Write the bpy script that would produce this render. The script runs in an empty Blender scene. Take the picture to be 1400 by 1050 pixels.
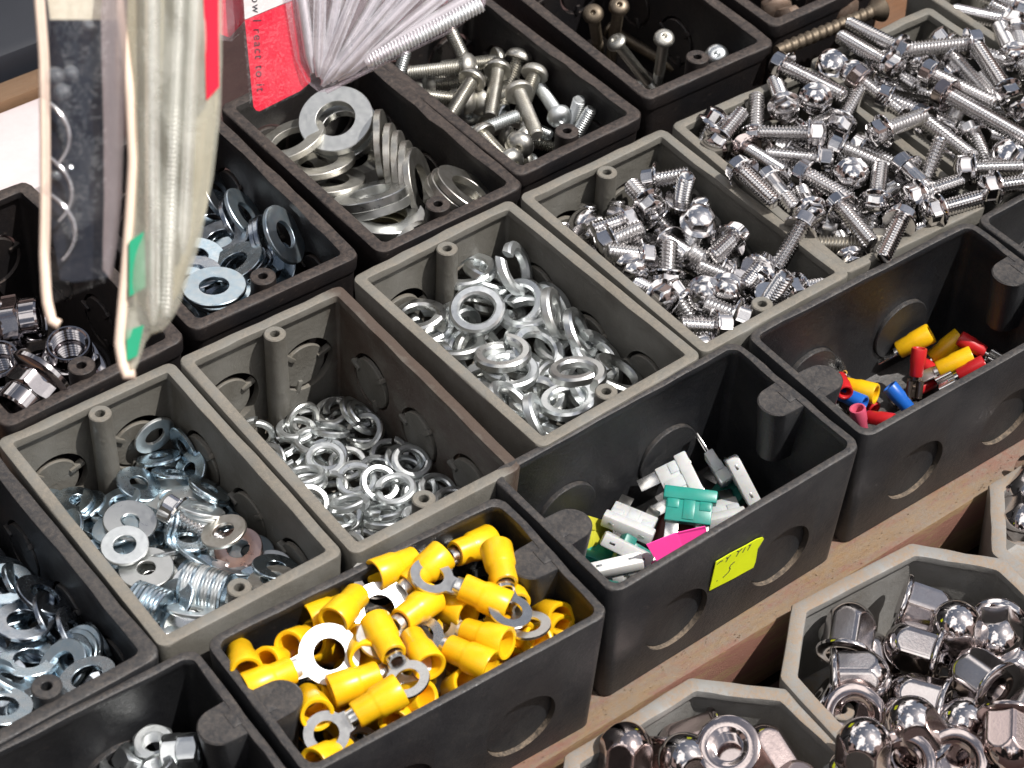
import bpy, bmesh, math, random
from mathutils import Vector, Matrix, Quaternion, noise
S = 0.001                                    # all builder sizes are in millimetres
PI = math.pi
random.seed(7)
scene = bpy.context.scene
COL = scene.collection

# ------------------------------------------------------------------ materials
MATS = {}
class NT:
    def __init__(self, name):
        self.m = bpy.data.materials.new(name); self.m.use_nodes = True
        self.t = self.m.node_tree; self.b = self.t.nodes['Principled BSDF']; MATS[name] = self.m
    def n(self, typ, **kw):
        x = self.t.nodes.new(typ)
        for k, v in kw.items():
            if k.startswith('i_'):
                key = k[2:]; x.inputs[int(key) if key.isdigit() else key.replace('_', ' ')].default_value = v
            else: setattr(x, k, v)
        return x
    def l(self, a, b): self.t.links.new(a, b)
    def set(self, **kw):
        for k, v in kw.items(): self.b.inputs[k.replace('_', ' ')].default_value = v
    def noise(self, scale, detail=4, rough=.6, vec=None, dim='3D'):
        x = self.n('ShaderNodeTexNoise', i_Scale=scale, i_Detail=detail, i_Roughness=rough)
        if vec is not None: self.l(vec, x.inputs['Vector'])
        return x.outputs['Fac']
    def coord(self, which='Object', scale=None):
        c = self.n('ShaderNodeTexCoord').outputs[which]
        if scale:
            mp = self.n('ShaderNodeMapping'); mp.inputs['Scale'].default_value = scale
            self.l(c, mp.inputs['Vector']); return mp.outputs['Vector']
        return c
    def ramp(self, fac, stops, interp='LINEAR'):
        r = self.n('ShaderNodeValToRGB'); e = r.color_ramp; e.interpolation = interp
        while len(e.elements) < len(stops): e.elements.new(.5)
        for el, (p, c) in zip(e.elements, stops):
            el.position = p; el.color = (c, c, c, 1) if isinstance(c, (int, float)) else (*c, 1)
        self.l(fac, r.inputs['Fac']); return r.outputs['Color']
    def mix(self, fac, a, b, blend='MIX'):
        x = self.n('ShaderNodeMix', data_type='RGBA', blend_type=blend)
        for s, v in ((0, fac), (6, a), (7, b)):
            if isinstance(v, (int, float)): x.inputs[s].default_value = v
            elif isinstance(v, tuple): x.inputs[s].default_value = (*v, 1)
            else: self.l(v, x.inputs[s])
        return x.outputs[2]
    def math(self, op, a, b=0.0):
        x = self.n('ShaderNodeMath', operation=op)
        for s, v in ((0, a), (1, b)):
            if isinstance(v, (int, float)): x.inputs[s].default_value = v
            else: self.l(v, x.inputs[s])
        return x.outputs[0]
    def bump(self, h, strength, dist=.0003):
        x = self.n('ShaderNodeBump', i_Strength=strength, i_Distance=dist)
        self.l(h, x.inputs['Height']); self.l(x.outputs['Normal'], self.b.inputs['Normal'])
    def upness(self):
        g = self.n('ShaderNodeNewGeometry'); s = self.n('ShaderNodeSeparateXYZ')
        self.l(g.outputs['Normal'], s.inputs[0]); return s.outputs['Z']

def plastic(name, base, dirt, dust, rough, scratch=.5, dustamt=.5, stain=False, fine=False, mott=False):
    """moulded plastic with dust settled on its ledges, smears and fine scratches"""
    t = NT(name); c = t.coord()
    blot = t.ramp(t.noise(38, 5, .65, c), [(.35, 0), (.7, 1)])
    col = t.mix(blot, base, dirt)
    sc = t.ramp(t.noise(70, 8, .8, t.coord('Object', (1, 6, 1.5))), [(.60, 0), (.75, 1)])
    col = t.mix(t.math('MULTIPLY', sc, scratch * .30), col, tuple(min(1, x * 2.6 + .04) for x in base))
    speck = t.ramp(t.noise(420, 3, .7, c), [(.63, 0), (.72, 1)])
    up = t.ramp(t.upness(), [(.25, 0), (.9, 1)])
    grime = t.ramp(t.noise(90, 6, .75, c), [(.38, 0), (.62, 1)])
    if fine: grime = t.math('ADD', t.math('MULTIPLY', t.ramp(t.noise(520, 5, .8, c), [(.42, 0), (.66, 1)]), .75), t.math('MULTIPLY', grime, .3))
    if mott: grime = t.math('MULTIPLY', t.ramp(t.noise(75, 7, .8, c), [(.40, 0), (.56, 1)]), t.ramp(t.noise(650, 4, .8, c), [(.35, .25), (.6, 1)]))
    d = t.math('MULTIPLY', up, t.math('MULTIPLY', grime, dustamt))
    d = t.math('ADD', d, t.math('MULTIPLY', speck, .10 + .25 * dustamt))
    d = t.math('MINIMUM', d, 1.0)
    col = t.mix(d, col, dust)
    if stain:                                # rust-brown run along the +x wall of this box
        xs = t.n('ShaderNodeSeparateXYZ'); t.l(c, xs.inputs[0])
        m_ = t.ramp(t.math('ADD', t.math('MULTIPLY', xs.outputs['X'], 25.0), t.math('MULTIPLY', t.noise(60, 5, .7, c), .35)), [(.86, 0), (1.0, 1)])
        col = t.mix(t.math('MULTIPLY', m_, .82), col, (.050, .028, .019))
    t.l(col, t.b.inputs['Base Color'])
    r = t.math('ADD', t.math('MULTIPLY', t.noise(55, 5, .7, c), .22), rough - .1)
    r = t.math('ADD', r, t.math('MULTIPLY', d, .4))
    t.l(r, t.b.inputs['Roughness'])
    t.set(Specular_IOR_Level=.42)
    t.bump(t.math('ADD', t.noise(160, 6, .75, c), t.math('MULTIPLY', grime, .7)), .30, .0006)
    return t

def metal(name, col, rough, var=.12, tint=None, bump=.10, spots=0.0, noise_s=260, spotcol=(.18, .12, .08), dull=.20):
    t = NT(name); c = t.coord()
    oi = t.n('ShaderNodeObjectInfo').outputs['Random']
    k = t.math('ADD', t.math('MULTIPLY', oi, var), 1 - var * .8)
    col_ = t.mix(t.ramp(t.noise(noise_s, 4, .7, c), [(.35, 0), (.7, 1)]), col, tint or tuple(x * .86 for x in col))
    hsv = t.n('ShaderNodeHueSaturation'); t.l(col_, hsv.inputs['Color']); t.l(k, hsv.inputs['Value'])
    out = hsv.outputs['Color']
    if spots:
        sp = t.ramp(t.noise(330, 5, .75, c), [(.64 - .1 * spots, 0), (.78 - .1 * spots, 1)])
        out = t.mix(t.math('MULTIPLY', sp, .8), out, spotcol)
    t.l(out, t.b.inputs['Base Color']); t.set(Metallic=1.0)
    r = t.math('ADD', t.math('MULTIPLY', t.noise(420, 4, .7, c), rough * .9), rough * .55)
    wn = t.n('ShaderNodeTexWhiteNoise', noise_dimensions='1D'); t.l(oi, wn.inputs['W'])      # some pieces duller than others
    r = t.math('ADD', r, t.math('MULTIPLY', t.math('POWER', wn.outputs['Value'], 3.0), dull))
    t.l(r, t.b.inputs['Roughness'])
    if bump: t.bump(t.noise(900, 3, .7, c), bump, .00012)
    return t

def pvc(name, col, rough=.33, trans=0.0, var=.1, sss=.12, dirt=None):
    t = NT(name); c = t.coord()
    oi = t.n('ShaderNodeObjectInfo').outputs['Random']
    col_ = t.mix(t.ramp(t.noise(120, 4, .6, c), [(.4, 0), (.75, 1)]), col, tuple(x * .82 for x in col))
    if dirt: col_ = t.mix(t.ramp(t.noise(300, 5, .7, c), [(.6, 0), (.75, .6)]), col_, dirt)
    hsv = t.n('ShaderNodeHueSaturation'); t.l(col_, hsv.inputs['Color'])
    t.l(t.math('ADD', t.math('MULTIPLY', oi, var), 1 - var * .6), hsv.inputs['Value'])
    t.l(hsv.outputs['Color'], t.b.inputs['Base Color'])
    t.l(t.math('ADD', t.math('MULTIPLY', t.noise(300, 4, .7, c), .2), rough - .1), t.b.inputs['Roughness'])
    t.set(Transmission_Weight=trans, Subsurface_Weight=sss, Subsurface_Scale=.001, IOR=1.46)
    t.b.inputs['Subsurface Radius'].default_value = (1, .6, .3)
    t.bump(t.noise(500, 3, .6, c), .08, .0002)
    return t

plastic('grey_plastic', (.168, .163, .146), (.105, .098, .082), (.26, .225, .18), .46, .9, .50, mott=True)
plastic('stained_grey_plastic', (.168, .163, .146), (.105, .098, .082), (.26, .225, .18), .46, .9, .50, stain=True, mott=True)
plastic('dusty_grey_plastic', (.25, .247, .238), (.175, .165, .15), (.27, .205, .15), .46, .8, 1.15, mott=True)
plastic('black_plastic', (.0145, .0155, .0185), (.034, .0345, .036), (.17, .14, .115), .34, 1.3, .36, fine=True)
plastic('dusty_ledge', (.03, .027, .025), (.06, .05, .04), (.26, .20, .145), .6, .3, 1.1, fine=True)
plastic('dusty_black_plastic', (.0085, .0082, .0095), (.018, .014, .013), (.135, .102, .084), .44, .7, .55, fine=True)
metal('shaded_chrome', (.42, .40, .41), .09, .10, bump=.03, dull=.05)  # chrome darkened for the deep shade the collar nuts sit in
metal('nut_chrome', (.70, .66, .655), .07, .10, bump=.03, dull=.03)
metal('chrome', (.80, .78, .78), .075, .14, bump=.03, dull=.10)
metal('chrome_thread', (.80, .785, .78), .15, .18, bump=.05)
metal('pink_reflect_chrome', (.60, .52, .505), .09, .10, bump=.06, dull=.05)  # pink reflections of the surroundings put into the metal's colour
metal('zinc', (.80, .825, .825), .31, .16, (.68, .71, .71), .06)
metal('blue_zinc', (.48, .61, .70), .24, .30, (.64, .70, .73), .05)  # bluish zinc plating, made bluer to carry the sky's reflection
metal('pale_zinc', (.66, .665, .65), .30, .22, (.60, .61, .59), .10)
metal('dark_zinc', (.33, .38, .44), .22, .25, (.45, .47, .50), .12)
metal('galvanised', (.58, .57, .53), .36, .18, (.45, .43, .38), .22, spots=.25, spotcol=(.25, .19, .13))
metal('dull_steel', (.50, .48, .44), .42, .2, (.38, .35, .30), .25, spots=.3)
metal('copper_washed', (.70, .50, .44), .30, .1, (.62, .46, .42), .12)
metal('yellow_chromate', (.70, .62, .38), .34, .1, (.6, .55, .4), .15)
metal('brass_brown', (.20, .165, .125), .45, .1, (.13, .105, .08), .2, spots=.4)
metal('chrome_flat', (.66, .62, .61), .13, .10, (.60, .54, .53), .16, dull=.06)
metal('pink_reflect_flat', (.56, .455, .43), .16, .08, (.58, .47, .45), .3)  # flats of that metal, pink reflections in the base colour too
metal('rusty_steel', (.22, .15, .11), .55, .2, (.30, .24, .2), .4, spots=.6)
metal('tin', (.80, .79, .76), .22, .12, (.72, .70, .66), .12)
metal('sunlit_tin', (.84, .85, .86), .46, .02, (.86, .87, .88), .3)  # whiter copy of tin, sun glare worked into its colour
metal('dark_steel', (.30, .24, .20), .34, .15, (.2, .16, .13), .2, spots=.2)
pvc('yellow_sleeve', (.88, .51, .009), .34, 0, .16, .18, (.62, .36, .02))
pvc('red_sleeve', (.52, .018, .022), .35)
pvc('pink_sleeve', (.62, .10, .17), .35)
pvc('blue_sleeve', (.012, .12, .50), .35)
pvc('clear_fuse', (.86, .87, .86), .32, .38, .08, .4, (.35, .32, .27))
pvc('teal_fuse', (.03, .40, .32), .32, .35, .05, .2, (.10, .18, .15))
pvc('dark_teal_fuse', (.03, .22, .18), .35, .18)
pvc('yellow_fuse', (.62, .60, .05), .35, .2)
pvc('brown_fuse', (.20, .045, .03), .4)
pvc('white_fuse', (.80, .80, .78), .4)
pvc('amber_bead', (.45, .20, .05), .3, .2)

def paper(name, col, rough=.6, ink=None):
    t = NT(name); c = t.coord()
    t.l(t.mix(t.ramp(t.noise(80, 5, .7, c), [(.4, 0), (.8, 1)]), col, tuple(x * .88 for x in col)), t.b.inputs['Base Color'])
    t.set(Roughness=rough); t.bump(t.noise(200, 4, .6, c), .15, .0004)
paper('lit_film_edge', (.94, .74, .60), .25)  # opaque pale tint stands in for sunlight glowing in the clear film's edge
paper('bright_rod', (.80, .88, .90), .22)
_m = metal('bag_rod', (.92, .94, .95), .30, .05, bump=.1); _m.set(Metallic=.82)
paper('clutter_dark', (.010, .012, .018), .6)
paper('fluorescent_yellow', (.78, .90, .006))
paper('fluorescent_pink', (1.0, .06, .36))
paper('ink', (.02, .02, .03))
paper('red_card', (.80, .012, .045), .35)
paper('white_card', (.82, .76, .74), .5)
paper('green_label', (.02, .36, .19), .4)
paper('cream_card', (.72, .66, .52), .5)
paper('beige_card', (.40, .36, .26), .5)
paper('dark_card', (.014, .017, .026), .3)
paper('white_board', (.55, .48, .48), .7)
paper('rust_scrap', (.36, .15, .05), .8)
paper('lint', (.22, .19, .15), .9)
paper('leaf_green', (.03, .30, .02), .5)

def wood(name, a, b, dust, amt, paint=None):
    t = NT(name); c = t.coord('Object', (6, 60, 60)); o = t.coord()
    col = t.mix(t.ramp(t.noise(6, 7, .75, c), [(.3, 0), (.7, 1)]), a, b)
    if paint:            # flaked remains of paint, in streaks along the board
        col = t.mix(t.math('MULTIPLY', t.ramp(t.noise(30, 7, .8, t.coord('Object', (.35, 1.6, 1.6))), [(.47, 0), (.54, 1)]), .85), col, paint)
    sp = t.ramp(t.noise(620, 4, .85, o), [(.40, 0), (.60, 1)])
    cl = t.ramp(t.noise(42, 7, .8, t.coord('Object', (.6, 1, 1))), [(.36, .12), (.56, 1)])
    up = t.ramp(t.upness(), [(.4, .12), (.9, 1)])
    d = t.math('MULTIPLY', t.math('MULTIPLY', up, amt), t.math('MULTIPLY', cl, t.math('ADD', t.math('MULTIPLY', sp, .45), .5)))
    col = t.mix(d, col, dust)
    dk = t.ramp(t.noise(260, 6, .9, o), [(.60, 0), (.70, 1)])
    col = t.mix(t.math('MULTIPLY', dk, .55), col, (.09, .065, .05))
    pale = t.ramp(t.noise(380, 4, .9, t.coord('Object', (1.3, 1, 1))), [(.64, 0), (.74, .6)])
    col = t.mix(pale, col, (.55, .46, .38))
    t.l(col, t.b.inputs['Base Color']); t.set(Roughness=.85)
    t.bump(t.math('ADD', t.noise(420, 8, .85, o), t.math('MULTIPLY', t.noise(60, 6, .8, c), 1.5)), .8, .0009)
wood('dusty_plank', (.40, .26, .13), (.26, .15, .07), (.29, .238, .19), 1.0, (.31, .125, .095))
wood('table_wood', (.26, .12, .05), (.16, .07, .03), (.20, .13, .09), .5)
wood('dark_board', (.045, .016, .014), (.03, .012, .012), (.10, .06, .05), .25)
wood('edge_wood', (.26, .15, .08), (.18, .10, .05), (.22, .15, .10), .5)

def film(name, tint, rough, clear, milk=(.8, .8, .8), crinkle=.5):
    """plastic film: part see-through, part milky (lets light through), glossy on top"""
    t = NT(name); c = t.coord()
    tr = t.n('ShaderNodeBsdfTransparent'); tr.inputs[0].default_value = (*tint, 1)
    df = t.n('ShaderNodeBsdfDiffuse'); df.inputs[0].default_value = (*milk, 1)
    tl = t.n('ShaderNodeBsdfTranslucent'); tl.inputs[0].default_value = (*milk, 1)
    gl = t.n('ShaderNodeBsdfGlossy', i_Roughness=rough); gl.inputs[0].default_value = (1, 1, 1, 1)
    bp = t.n('ShaderNodeBump', i_Strength=crinkle, i_Distance=.002); t.l(t.noise(70, 4, .65, c), bp.inputs['Height'])
    for x in (df, tl, gl): t.l(bp.outputs[0], x.inputs['Normal'])
    def mixs(f, a, b):
        m = t.n('ShaderNodeMixShader')
        if isinstance(f, float): m.inputs[0].default_value = f
        else: t.l(f, m.inputs[0])
        t.l(a.outputs[0], m.inputs[1]); t.l(b.outputs[0], m.inputs[2]); return m
    milky = mixs(.15, df, tl)
    blot = t.math('ADD', t.math('MULTIPLY', t.noise(45, 4, .6, c), .3), clear - .15)
    body = mixs(blot, milky, tr)
    lw = t.n('ShaderNodeLayerWeight', i_Blend=.5)
    fr = t.math('ADD', t.math('MULTIPLY', t.math('POWER', lw.outputs['Facing'], 4.0), .55), .05)
    t.l(mixs(fr, body, gl).outputs[0], t.t.nodes['Material Output'].inputs[0])
film('clear_film', (.96, .96, .97), .05, .985, (.8, .78, .78), 1.0)
film('cream_film', (.97, .95, .91), .08, .70, (.84, .84, .72), .5)
film('pink_film', (.97, .93, .95), .08, .87, (.82, .74, .79), .6)
film('glint_film', (.97, .97, .98), .04, .90, (.75, .80, .85), .2)  # film of the domes added for glints
film('mauve_film', (.9, .85, .85), .15, .30, (.34, .29, .29), .3)

# ------------------------------------------------------------------ mesh helpers
def new_mesh(name, verts, faces, mat, smooth=35):
    me = bpy.data.meshes.new(name)
    me.from_pydata([(v[0] * S, v[1] * S, v[2] * S) for v in verts], [], faces)
    bm = bmesh.new(); bm.from_mesh(me); bmesh.ops.recalc_face_normals(bm, faces=bm.faces); bm.to_mesh(me); bm.free()
    for m in (mat if isinstance(mat, (list, tuple)) else [mat]): me.materials.append(MATS[m])
    if smooth:
        me.polygons.foreach_set('use_smooth', [True] * len(me.polygons))
        me.set_sharp_from_angle(angle=math.radians(smooth))
    me.update(); return me
class G:
    """collects vertices and faces (mm)"""
    def __init__(s): s.v = []; s.f = []
    def add(s, v, f, M=None):
        o = len(s.v)
        s.v += [tuple(M @ Vector(p)) for p in v] if M else [tuple(p) for p in v]
        s.f += [tuple(i + o for i in q) for q in f]; return s
    def mesh(s, name, mat, smooth=35): return new_mesh(name, s.v, s.f, mat, smooth)
def lathe(prof, n=32, closed=False, rfun=None):
    """profile of (r, z) turned round z; r 0 at an end closes to a point"""
    v = []; f = []; rings = []
    for r, z in prof:
        if r < 1e-6: rings.append([len(v)]); v.append((0, 0, z))
        else:
            rings.append(list(range(len(v), len(v) + n)))
            for i in range(n):
                a = 2 * PI * i / n; v.append((r * math.cos(a), r * math.sin(a), z))
    pairs = list(zip(rings, rings[1:])) + ([(rings[-1], rings[0])] if closed else [])
    for A, B in pairs:
        if len(A) == 1 and len(B) == 1: continue
        for i in range(n):
            j = (i + 1) % n
            if len(A) == 1: f.append((A[0], B[i], B[j]))
            elif len(B) == 1: f.append((A[i], A[j], B[0]))
            else: f.append((A[i], A[j], B[j], B[i]))
    return v, f
def washer(od, idm, t, mat, bend=0.0, n=44):
    R, r, h, b = od / 2, idm / 2, t / 2, min(.3, t * .25)
    v, f = lathe([(r, -h + b * .5), (r + b * .6, -h), (R - b, -h), (R, -h + b), (R, h - b), (R - b, h), (r + b * .6, h), (r, h - b * .5)], n, True)
    v = [(x, y, z + bend * (x * x - y * y) / (R * R)) for x, y, z in v]
    return new_mesh('washer_mesh', v, f, mat, 30)
def split_ring(od, idm, t, mat, rise=.7, n=52, gap=7):
    R, r = od / 2, idm / 2; h = t / 2; b = .22 * (R - r)
    sec = [(r, -h + b), (r + b, -h), (R - b, -h), (R, -h + b), (R, h - b), (R - b, h), (r + b, h), (r, h - b)]
    v = []; f = []; m = len(sec); g = math.radians(gap)
    for k in range(n + 1):
        u = k / n; a = g / 2 + u * (2 * PI - g); dz = (u - .5) * rise * t
        for q, z in sec: v.append((q * math.cos(a + .12 * z / h), q * math.sin(a + .12 * z / h), z + dz))
    for k in range(n):
        for i in range(m):
            j = (i + 1) % m; f.append((k * m + i, k * m + j, (k + 1) * m + j, (k + 1) * m + i))
    f.append(tuple(range(m))); f.append(tuple(n * m + i for i in reversed(range(m))))
    return new_mesh('split_ring_mesh', v, f, mat, 32)
def shank(d, L, pitch, z0=0.0, n=20, plain=0.0, tip=.8, inner=False, depth=.62):
    """threaded rod from z0 downward (helical ridge, chamfered tip)"""
    g = G(); per = 6; h = depth * pitch; k0 = 0
    zs = [0.0]; dz = pitch / per
    while zs[-1] < L - 1e-6: zs.append(min(L, zs[-1] + dz))
    for z in zs:
        for i in range(n):
            a = 2 * PI * i / n
            ph = (z / pitch - i / n) % 1.0
            tri = abs(2 * ph - 1)
            tri = max(0, min(1, (tri - .12) / .76))
            e = 0 if z < plain else 1
            r = d / 2 - e * h * (1 - tri)
            if L - z < tip: r = min(r, d / 2 - h - .1 + (L - z) / tip * (h * .9))
            g.v.append((r * math.cos(a), r * math.sin(a), z0 - z))
    for k in range(len(zs) - 1):
        for i in range(n):
            j = (i + 1) % n; g.f.append((k * n + i, k * n + j, (k + 1) * n + j, (k + 1) * n + i))
    g.f.append(tuple((len(zs) - 1) * n + i for i in range(n)))
    return g.v, g.f
def hexbody(af, h, z0, dome=1.0, n=48, top=.94, cham=.62, close=True):
    rin = af / 2; v = []; f = []
    rows = []
    for row in range(4):
        rr = []
        for i in range(n):
            a = 2 * PI * i / n; m = (a % (PI / 3)) - PI / 6
            hr = min(rin / math.cos(m), rin * 1.125)
            z = {0: 0, 1: h - cham * (hr - rin) * 1.6 - .25, 2: h, 3: h + dome * .65}[row]
            r = hr if row < 2 else (rin * top if row == 2 else rin * top * .55)
            rr.append(len(v)); v.append((r * math.cos(a), r * math.sin(a), z0 + z))
        rows.append(rr)
    for A, B in zip(rows, rows[1:]):
        for i in range(n):
            j = (i + 1) % n; f.append((A[i], A[j], B[j], B[i]))
    if close:
        v.append((0, 0, z0 + h + dome)); c = len(v) - 1
        for i in range(n): f.append((rows[3][i], rows[3][(i + 1) % n], c))
    return v, f
def boxm(x0, x1, y0, y1, z0, z1, bev=0.0):
    if bev <= 0:
        v = [(x, y, z) for x in (x0, x1) for y in (y0, y1) for z in (z0, z1)]
        return v, [(0, 1, 3, 2), (4, 6, 7, 5), (0, 4, 5, 1), (2, 3, 7, 6), (0, 2, 6, 4), (1, 5, 7, 3)]
    bm = bmesh.new(); bmesh.ops.create_cube(bm, size=1)
    for q in bm.verts:
        q.co = Vector(((x0 + x1) / 2 + q.co.x * (x1 - x0), (y0 + y1) / 2 + q.co.y * (y1 - y0), (z0 + z1) / 2 + q.co.z * (z1 - z0)))
    bmesh.ops.bevel(bm, geom=list(bm.edges), offset=bev, segments=2, affect='EDGES', profile=.5)
    v = [tuple(q.co) for q in bm.verts]; f = [tuple(q.index for q in p.verts) for p in bm.faces]; bm.free(); return v, f
def link(o, parent=None):
    COL.objects.link(o)
    if parent: o.parent = parent
    return o
def obj(name, me, parent=None, loc=None, quat=None):
    o = bpy.data.objects.new(name, me); link(o, parent)
    if loc is not None: o.location = [c * S for c in loc]
    if quat is not None: o.rotation_mode = 'QUATERNION'; o.rotation_quaternion = quat
    return o
def empty(name, loc=(0, 0, 0), quat=None, rotz=0.0):
    o = bpy.data.objects.new(name, None); o.empty_display_size = .005; link(o)
    o.location = [c * S for c in loc]
    if quat is not None: o.rotation_mode = 'QUATERNION'; o.rotation_quaternion = quat
    else: o.rotation_euler = (0, 0, rotz)
    return o
def tag(o, label, cat, group=None, kind=None):
    if label: o['label'] = label
    if cat: o['category'] = cat
    if group: o['group'] = group
    if kind: o['kind'] = kind
    return o

# ------------------------------------------------------------------ the kinds of small hardware
# every kind: object name, category, list of (part name or None for a one-piece thing, mesh)
_cache = {}
def flange_bolt(d, L, af, fd, hh, mat_h='chrome', mat_s='chrome_thread', pitch=1.5, plain=0, dome=1.2):
    g = G()
    g.add(*lathe([(d * .3, 0), (fd / 2 - .4, 0), (fd / 2, .35), (fd / 2 - .05, .9), (fd / 2 * .86, 1.6), (af * .5, 2.2), (af * .3, 2.2)], 36))
    g.add(*hexbody(af, hh - 1.2, 1.2, dome))
    s = G().add(*shank(d, L, pitch, .1, 20, plain))
    return [('head', g.mesh('bolt_head', mat_h, 38)), ('threaded_shank', s.mesh('bolt_shank', mat_s, 50))]
def pan_screw(d, L, hd, hh, mat, pitch=1.1, plain=0.0, mat_s=None):
    R = hd / 2
    prof = [(d * .3, 0), (R - .3, 0), (R, .5)]
    for k in range(1, 7):
        a = k / 6 * PI / 2 * .86; prof.append((R * math.cos(a) ** .8, .5 + (hh - .5) * math.sin(a) / math.sin(PI / 2 * .86)))
    prof += [(R * .26, hh - .05), (R * .12, hh - 1.3), (0, hh - 1.5)]
    g = G().add(*lathe(prof, 32))
    s = G().add(*shank(d, L, pitch, .1, 20, plain))
    return [('head', g.mesh('screw_head', mat, 40)), ('threaded_shank', s.mesh('screw_shank', mat_s or mat, 50))]
def ring_terminal(ringod, hole, tinmat='tin'):
    sl = G(); n = 28
    # sleeve lies along x, mouth at x = 0
    outer = [(4.2, .4), (4.8, 0), (5.5, 0), (5.8, .5), (5.55, 5.0), (5.4, 8.8), (5.05, 9.8), (4.8, 10.4), (4.75, 16.4), (4.4, 17.0), (3.4, 17.0), (3.3, 16.5), (3.3, 11), (3.9, 9)]
    v, f = lathe(outer, n, True)
    sl.add([(z, y * (1 if z < 9 else .97), x * (1 if z < 9 else 1.0)) for x, y, z in v], f)
    tg = G(); m = 48; R = ringod / 2; r = hole / 2; cx = 17 + 3.2 + R; Ln = cx - 17.2; th = .5
    ring_o = []; ring_i = []
    for i in range(m):
        a = 2 * PI * i / m; c, s_ = math.cos(a), math.sin(a); q = R
        if c < 0:
            w = 3.1
            q = max(R, min(Ln / -c, (w + max(0, (-c * R * .9)) * .06) / max(abs(s_), 1e-6)))
        ring_o.append((cx + q * c, q * s_)); ring_i.append((cx + r * c, r * s_))
    for z in (th, -th):
        tg.v += [(x, y, z - 1.6) for x, y in ring_o] + [(x, y, z - 1.6) for x, y in ring_i]
    for i in range(m):
        j = (i + 1) % m
        tg.f += [(i, j, m + j, m + i), (2 * m + j, 2 * m + i, 3 * m + i, 3 * m + j), (i, 2 * m + i, 2 * m + j, j), (m + i, m + j, 3 * m + j, 3 * m + i)]
    bar = lathe([(2.3, 12), (3.2, 12), (3.2, 18.2), (3.0, 19.4), (2.2, 19.4), (2.2, 18)], 24, True)
    tg.add([(z, y, x * .8 - .3) for x, y, z in bar[0]], bar[1])
    return [('sleeve', sl.mesh('terminal_sleeve', 'yellow_sleeve', 40)), ('ring_tongue', tg.mesh('terminal_ring', tinmat, 40))]
def crimp(colmat, r=2.9, L=11.5, kind='spade', metalmat='tin'):
    sl = G()
    prof = [(r * .74, .4), (r * .84, 0), (r * 1.04, 0), (r * 1.1, .5), (r * 1.08, L * .5), (r * .96, L * .62), (r * .95, L - .5), (r * .86, L), (r * .6, L), (r * .6, L * .6), (r * .74, L * .45)]
    v, f = lathe(prof, 26, True); sl.add([(z, y, x) for x, y, z in v], f)
    mt = G()
    bar = lathe([(r * .4, L * .6), (r * .59, L * .6), (r * .59, L + 1.6), (r * .4, L + 1.6)], 20, True)
    mt.add([(z, y, x * .8) for x, y, z in bar[0]], bar[1])
    if kind == 'spade':          # receptacle with rolled sides
        mt.add(*boxm(L + 1.2, L + 9, -3.2, 3.2, -1.0, -.4, .15))
        for s_ in (-1, 1):
            v, f = lathe([(.75, 0), (1.25, 0), (1.25, 7), (.75, 7)], 16, True)
            mt.add([(z + L + 2, x + s_ * 2.35, y + .35) for x, y, z in v], f)
        mt.add(*boxm(L + 4.2, L + 5.2, -.6, .6, -.45, .1, .1))
    elif kind == 'tab':
        mt.add(*boxm(L + 1.0, L + 9.5, -2.9, 2.9, -.5, .3, .25))
    return [('sleeve', sl.mesh('crimp_sleeve', colmat, 40)), ('metal_tab', mt.mesh('crimp_tab', metalmat, 35))]
def fuse(colmat):
    b = G()                      # head along x, blades down -z
    b.add(*boxm(-10, 10, -2.6, 2.6, 2.0, 7.0, .7))
    b.add(*boxm(-8.6, 8.6, -1.9, 1.9, -6.5, 2.3, .5))
    b.add(*boxm(-2.2, 2.2, -2.25, 2.25, -5.5, 2.2, .3))
    for s_ in (-1, 1):
        b.add(*boxm(s_ * 6 - 2.2, s_ * 6 + 2.2, -2.2, 2.2, -1.5, 2.2, .3))
    m = G()
    for s_ in (-1, 1):
        m.add(*boxm(s_ * 5.6 - 2.5, s_ * 5.6 + 2.5, -.35, .35, -14.5, -6.2, .25))
        m.add(*boxm(s_ * 6 - 1.1, s_ * 6 + 1.1, -.45, .45, 6.7, 7.18, .1))
    return [('fuse_body', b.mesh('fuse_body', colmat, 30)), ('blades', m.mesh('fuse_blades', 'tin', 30))]
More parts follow.
